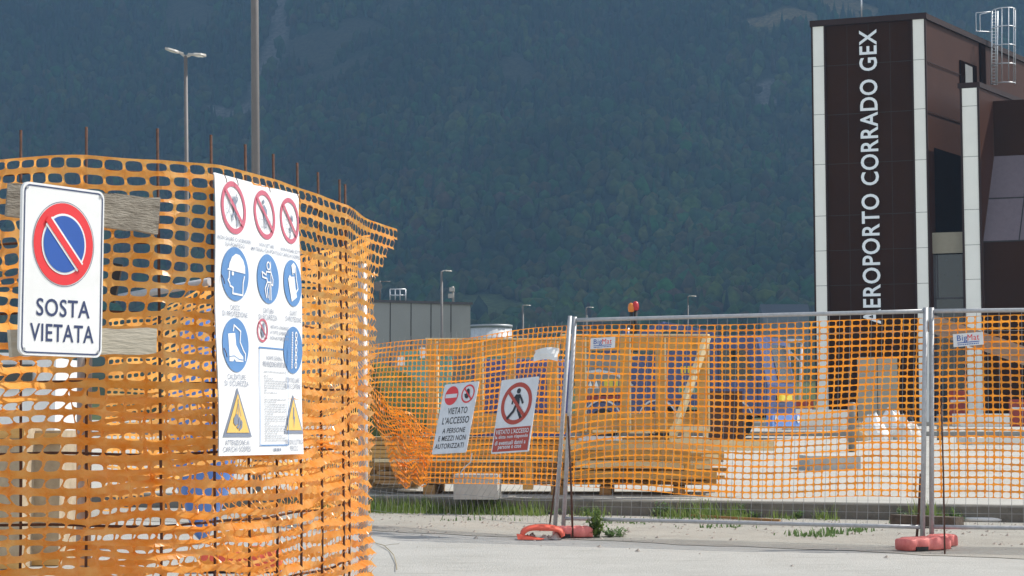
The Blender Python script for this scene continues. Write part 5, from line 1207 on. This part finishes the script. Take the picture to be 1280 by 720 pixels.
b = MB(); q = U(255, 405, 15.2); z0 = .0; Yd = 15.2; nx_, ny_ = 10, 8; bm_ = bmesh.new(); bmesh.ops.create_icosphere(bm_, subdivisions=3, radius=1)
b.add([(U(262, 0, Yd).x + v.co.x * .3 * (1 + .1 * math.sin(9 * v.co.z)), Yd + v.co.y * .4, .01 + (v.co.z * .5 + .5) ** .8 * 2.0 * (1 + .03 * math.sin(8 * v.co.x))) for v in bm_.verts], [tuple(x.index for x in fa.verts) for fa in bm_.faces], True); bm_.free()
tag(b.build('covered_load', M['ltblue_paint']), 'blue sheeted load seen through the net left of the poster', 'load')
for px0, px1, py, Yd, lb in ((-30, 30, 530, 12.6, 'beige cardboard coloured crate seen through the net at far left'), (34, 76, 538, 12.9, 'beige crate seen through the net below the no parking sign')):
    a, c = U(px0, py, Yd), U(px1, py, Yd); root = thing('crate', lb, 'crate', ((a.x + c.x) / 2, Yd, .004), 'beige crates behind the net'); b = MB(); b.box(((a.x + c.x) / 2, Yd + .3, a.z / 2 + .002), (c.x - a.x, .6, a.z - .008)); b.build('panel', M['pallet'], root)
    for z in (.05, a.z - .06): b = MB(); b.box(((a.x + c.x) / 2, Yd - .012, z), (c.x - a.x + .02, .02, .08)); b.build('batten', M['pine'], root)
b = MB(); a = U(285, 628, 13.0); foot('plastic_weight', 'red plastic fence foot seen through the net under the poster', (U(310, 0, 12.4).x, 12.4, .006), R(4), M['plastic_red2'], .55, .26, .17)
b = MB(); b.tube([U(150, 372, 9.6), U(262, 352, 9.3)], .022, 10); tag(b.build('scaffold_tube', M['galv']), 'sloping steel tube inside the enclosure above the lower board', 'tube')
b = MB(); b.bar(U(138, 378, 9.9), U(148, 330, 9.9), .03, .05); tag(b.build('dark_bracket', M['dark']), 'dark slanting bracket inside the enclosure', 'bracket')

# ------------------------------------------------------------------ weeds and grass
def blades(name, pts, label, m, hmin, hmax, kind, cat, w=.006):
    V_, F_ = [], []; rk2 = np.random.default_rng(17)
    for x, y_, z, sc in pts:
        h_ = rk2.uniform(hmin, hmax) * sc; a = rk2.uniform(0, 6.28); l = rk2.uniform(.1, .7) * h_; d = np.array([math.cos(a), math.sin(a), 0]); s_ = np.array([-d[1], d[0], 0]) * w * rk2.uniform(.6, 1.5); p = np.array([x, y_, z]); n_ = len(V_)
        V_ += [p - s_, p + s_, p + d * l * .35 + np.array([0, 0, h_ * .6]) + s_ * .8, p + d * l * .35 + np.array([0, 0, h_ * .6]) - s_ * .8, p + d * l + np.array([0, 0, h_]) ]
        F_ += [(n_, n_ + 1, n_ + 2, n_ + 3), (n_ + 3, n_ + 2, n_ + 4)]
    me = bpy.data.meshes.new(name); c0 = np.array(V_).mean(0); c0[2] = 0; me.from_pydata((np.array(V_) - c0).tolist(), [], F_); me.materials.append(m); o = bpy.data.objects.new(name, me); COL.objects.link(o); o.location = c0
    return tag(o, label, cat, kind=kind)
rk = random.Random(77); gp2 = []
def kerb_y(x): return float(np.interp(x, kx, ky))
for cx_, sp, n_, hs in ((-1.5, .3, 700, .9), (-1.1, .3, 700, .9), (-.55, .28, 500, .8), (-.1, .2, 420, .9), (.25, .12, 160, .9), (.85, .2, 90, .7), (1.75, .14, 150, .8), (2.05, .2, 330, 1.0), (2.42, .12, 160, .9), (2.9, .15, 60, .6), (3.35, .12, 70, .8), (4.35, .13, 320, 1.1), (5.45, .06, 80, .9), (-2.2, .4, 400, .9)):
    for _ in range(int(n_ * 1.5)):
        x = rk.gauss(cx_, sp * .6); gp2.append((x, kerb_y(x) - abs(rk.gauss(0, .22)) - .01, .006, hs * rk.choice([.35, .5, .7, .9, 1.3])))
blades('kerb_grass', gp2, 'patchy green grass and weeds growing along the kerb', M['grass'], .05, .2, 'stuff', 'grass', .0035)
blades('dry_stalks', [(p[0] + rk.gauss(0, .15), p[1], p[2], p[3] * 1.2) for p in gp2[::17]] + [(rk.uniform(-1.8, 5.5), 0, .008, 1) for _ in range(0)], 'sparse dry straw coloured stalks among the kerb grass', M['dry'], .06, .24, 'stuff', 'dry grass', .002)
gp3 = []
for px, py, n_, s_ in ((1016, 671, 120, .12), (1040, 668, 60, .08), (1072, 665, 60, .07), (905, 660, 40, .2), (780, 655, 60, .2), (850, 652, 80, .25), (600, 652, 30, .3), (1150, 655, 90, .12), (670, 640, 120, .12)):
    c = G(px, py)
    for _ in range(n_): gp3.append((c.x + rk.gauss(0, s_), c.y + rk.gauss(0, .12), .008, rk.uniform(.4, 1)))
blades('verge_weeds', gp3, 'low scattered weeds on the dusty verge under the fence', M['weed'], .03, .09, 'stuff', 'weeds', .008)
def weed(px, py, H_, nst, label, spread=.12):
    c = G(px, py); root = thing('weed_plant', label, 'weed', c, 'leafy weeds by the fence'); rk2 = random.Random(int(px)); b, l = MB(), MB(); LM = M['weed'] if px != 745 else M['grass']
    for k in range(nst):
        a = rk2.uniform(0, 6.28); hh_ = H_ * rk2.uniform(.55, 1.05); tip = c + Vector((math.cos(a) * spread * rk2.uniform(.1, 1), math.sin(a) * spread * rk2.uniform(.1, 1), hh_)); st_ = c + Vector((math.cos(a) * spread * .3, math.sin(a) * spread * .3, 0)); b.tube([st_, st_.lerp(tip, .5) + Vector((0, 0, .02)), tip], .003, 4)
        for j in range(int(hh_ / .011)):
            t = .12 + .88 * rk2.random(); p = st_.lerp(tip, t); a2 = rk2.uniform(0, 6.28); L = rk2.uniform(.03, .075) * (1.2 - t * .6); d = Vector((math.cos(a2), math.sin(a2), rk2.uniform(.1, .8))).normalized(); s_ = d.cross(Vector((0, 0, 1))).normalized() * L * .22
            l.add([p, p + d * L * .5 + s_, p + d * L, p + d * L * .5 - s_], [(0, 1, 2, 3)])
    b.build('stem', M['weed'], root); l.build('leaves', LM, root)
weed(745, 673, .27, 22, 'bushy green weed growing beside the left red foot', .10)
weed(770, 672, .09, 26, 'low spreading weed right of the bushy one', .2)
for px in (505, 532, 570, 618, 655, 690, 735, 815, 838, 868, 895, 925, 945, 1000, 1024, 1128, 1190, 1202):
    weed(px + rk.uniform(-6, 6), float(np.interp(px, [500, 700, 970, 1280], [640, 645, 648.5, 655])), rk.uniform(.07, .17), rk.choice([6, 9, 12]), 'small leafy weed among the grass along the kerb', rk.uniform(.06, .14))
weed(1007, 648, .16, 8, 'thin tall weed by the kerb left of the right posts', .1)
weed(878, 645, .2, 8, 'leafy weed against the kerb in the middle of the fence', .1)
weed(852, 645, .17, 7, 'smaller leafy weed against the kerb left of the middle one', .12)
weed(800, 612, .1, 7, 'small weed on the kerb edge under the timber stack', .08)
# small stones on the verge and the road
V_, F_ = [], []; rk2 = random.Random(40)
for _ in range(900):
    x = rk2.uniform(-2, 5.5); y0 = kerb_y(x); y_ = y0 - abs(rk2.gauss(0, 1)) * 2.1 - .1; s_ = rk2.choice([.005, .006, .008, .01, .012, .016, .022]); n_ = len(V_); z = .008
    V_ += [(x + s_, y_, z), (x, y_ + s_, z), (x - s_ * 1.2, y_, z), (x, y_ - s_, z), (x + s_ * .2, y_, z + s_ * rk2.uniform(.6, 1.1))]; F_ += [(n_, n_ + 1, n_ + 4), (n_ + 1, n_ + 2, n_ + 4), (n_ + 2, n_ + 3, n_ + 4), (n_ + 3, n_, n_ + 4)]
bs = MB(); bs.add(V_, F_); tag(bs.build('gravel', M['plank_grey']), 'loose small stones scattered on verge and road', 'gravel', kind='stuff')
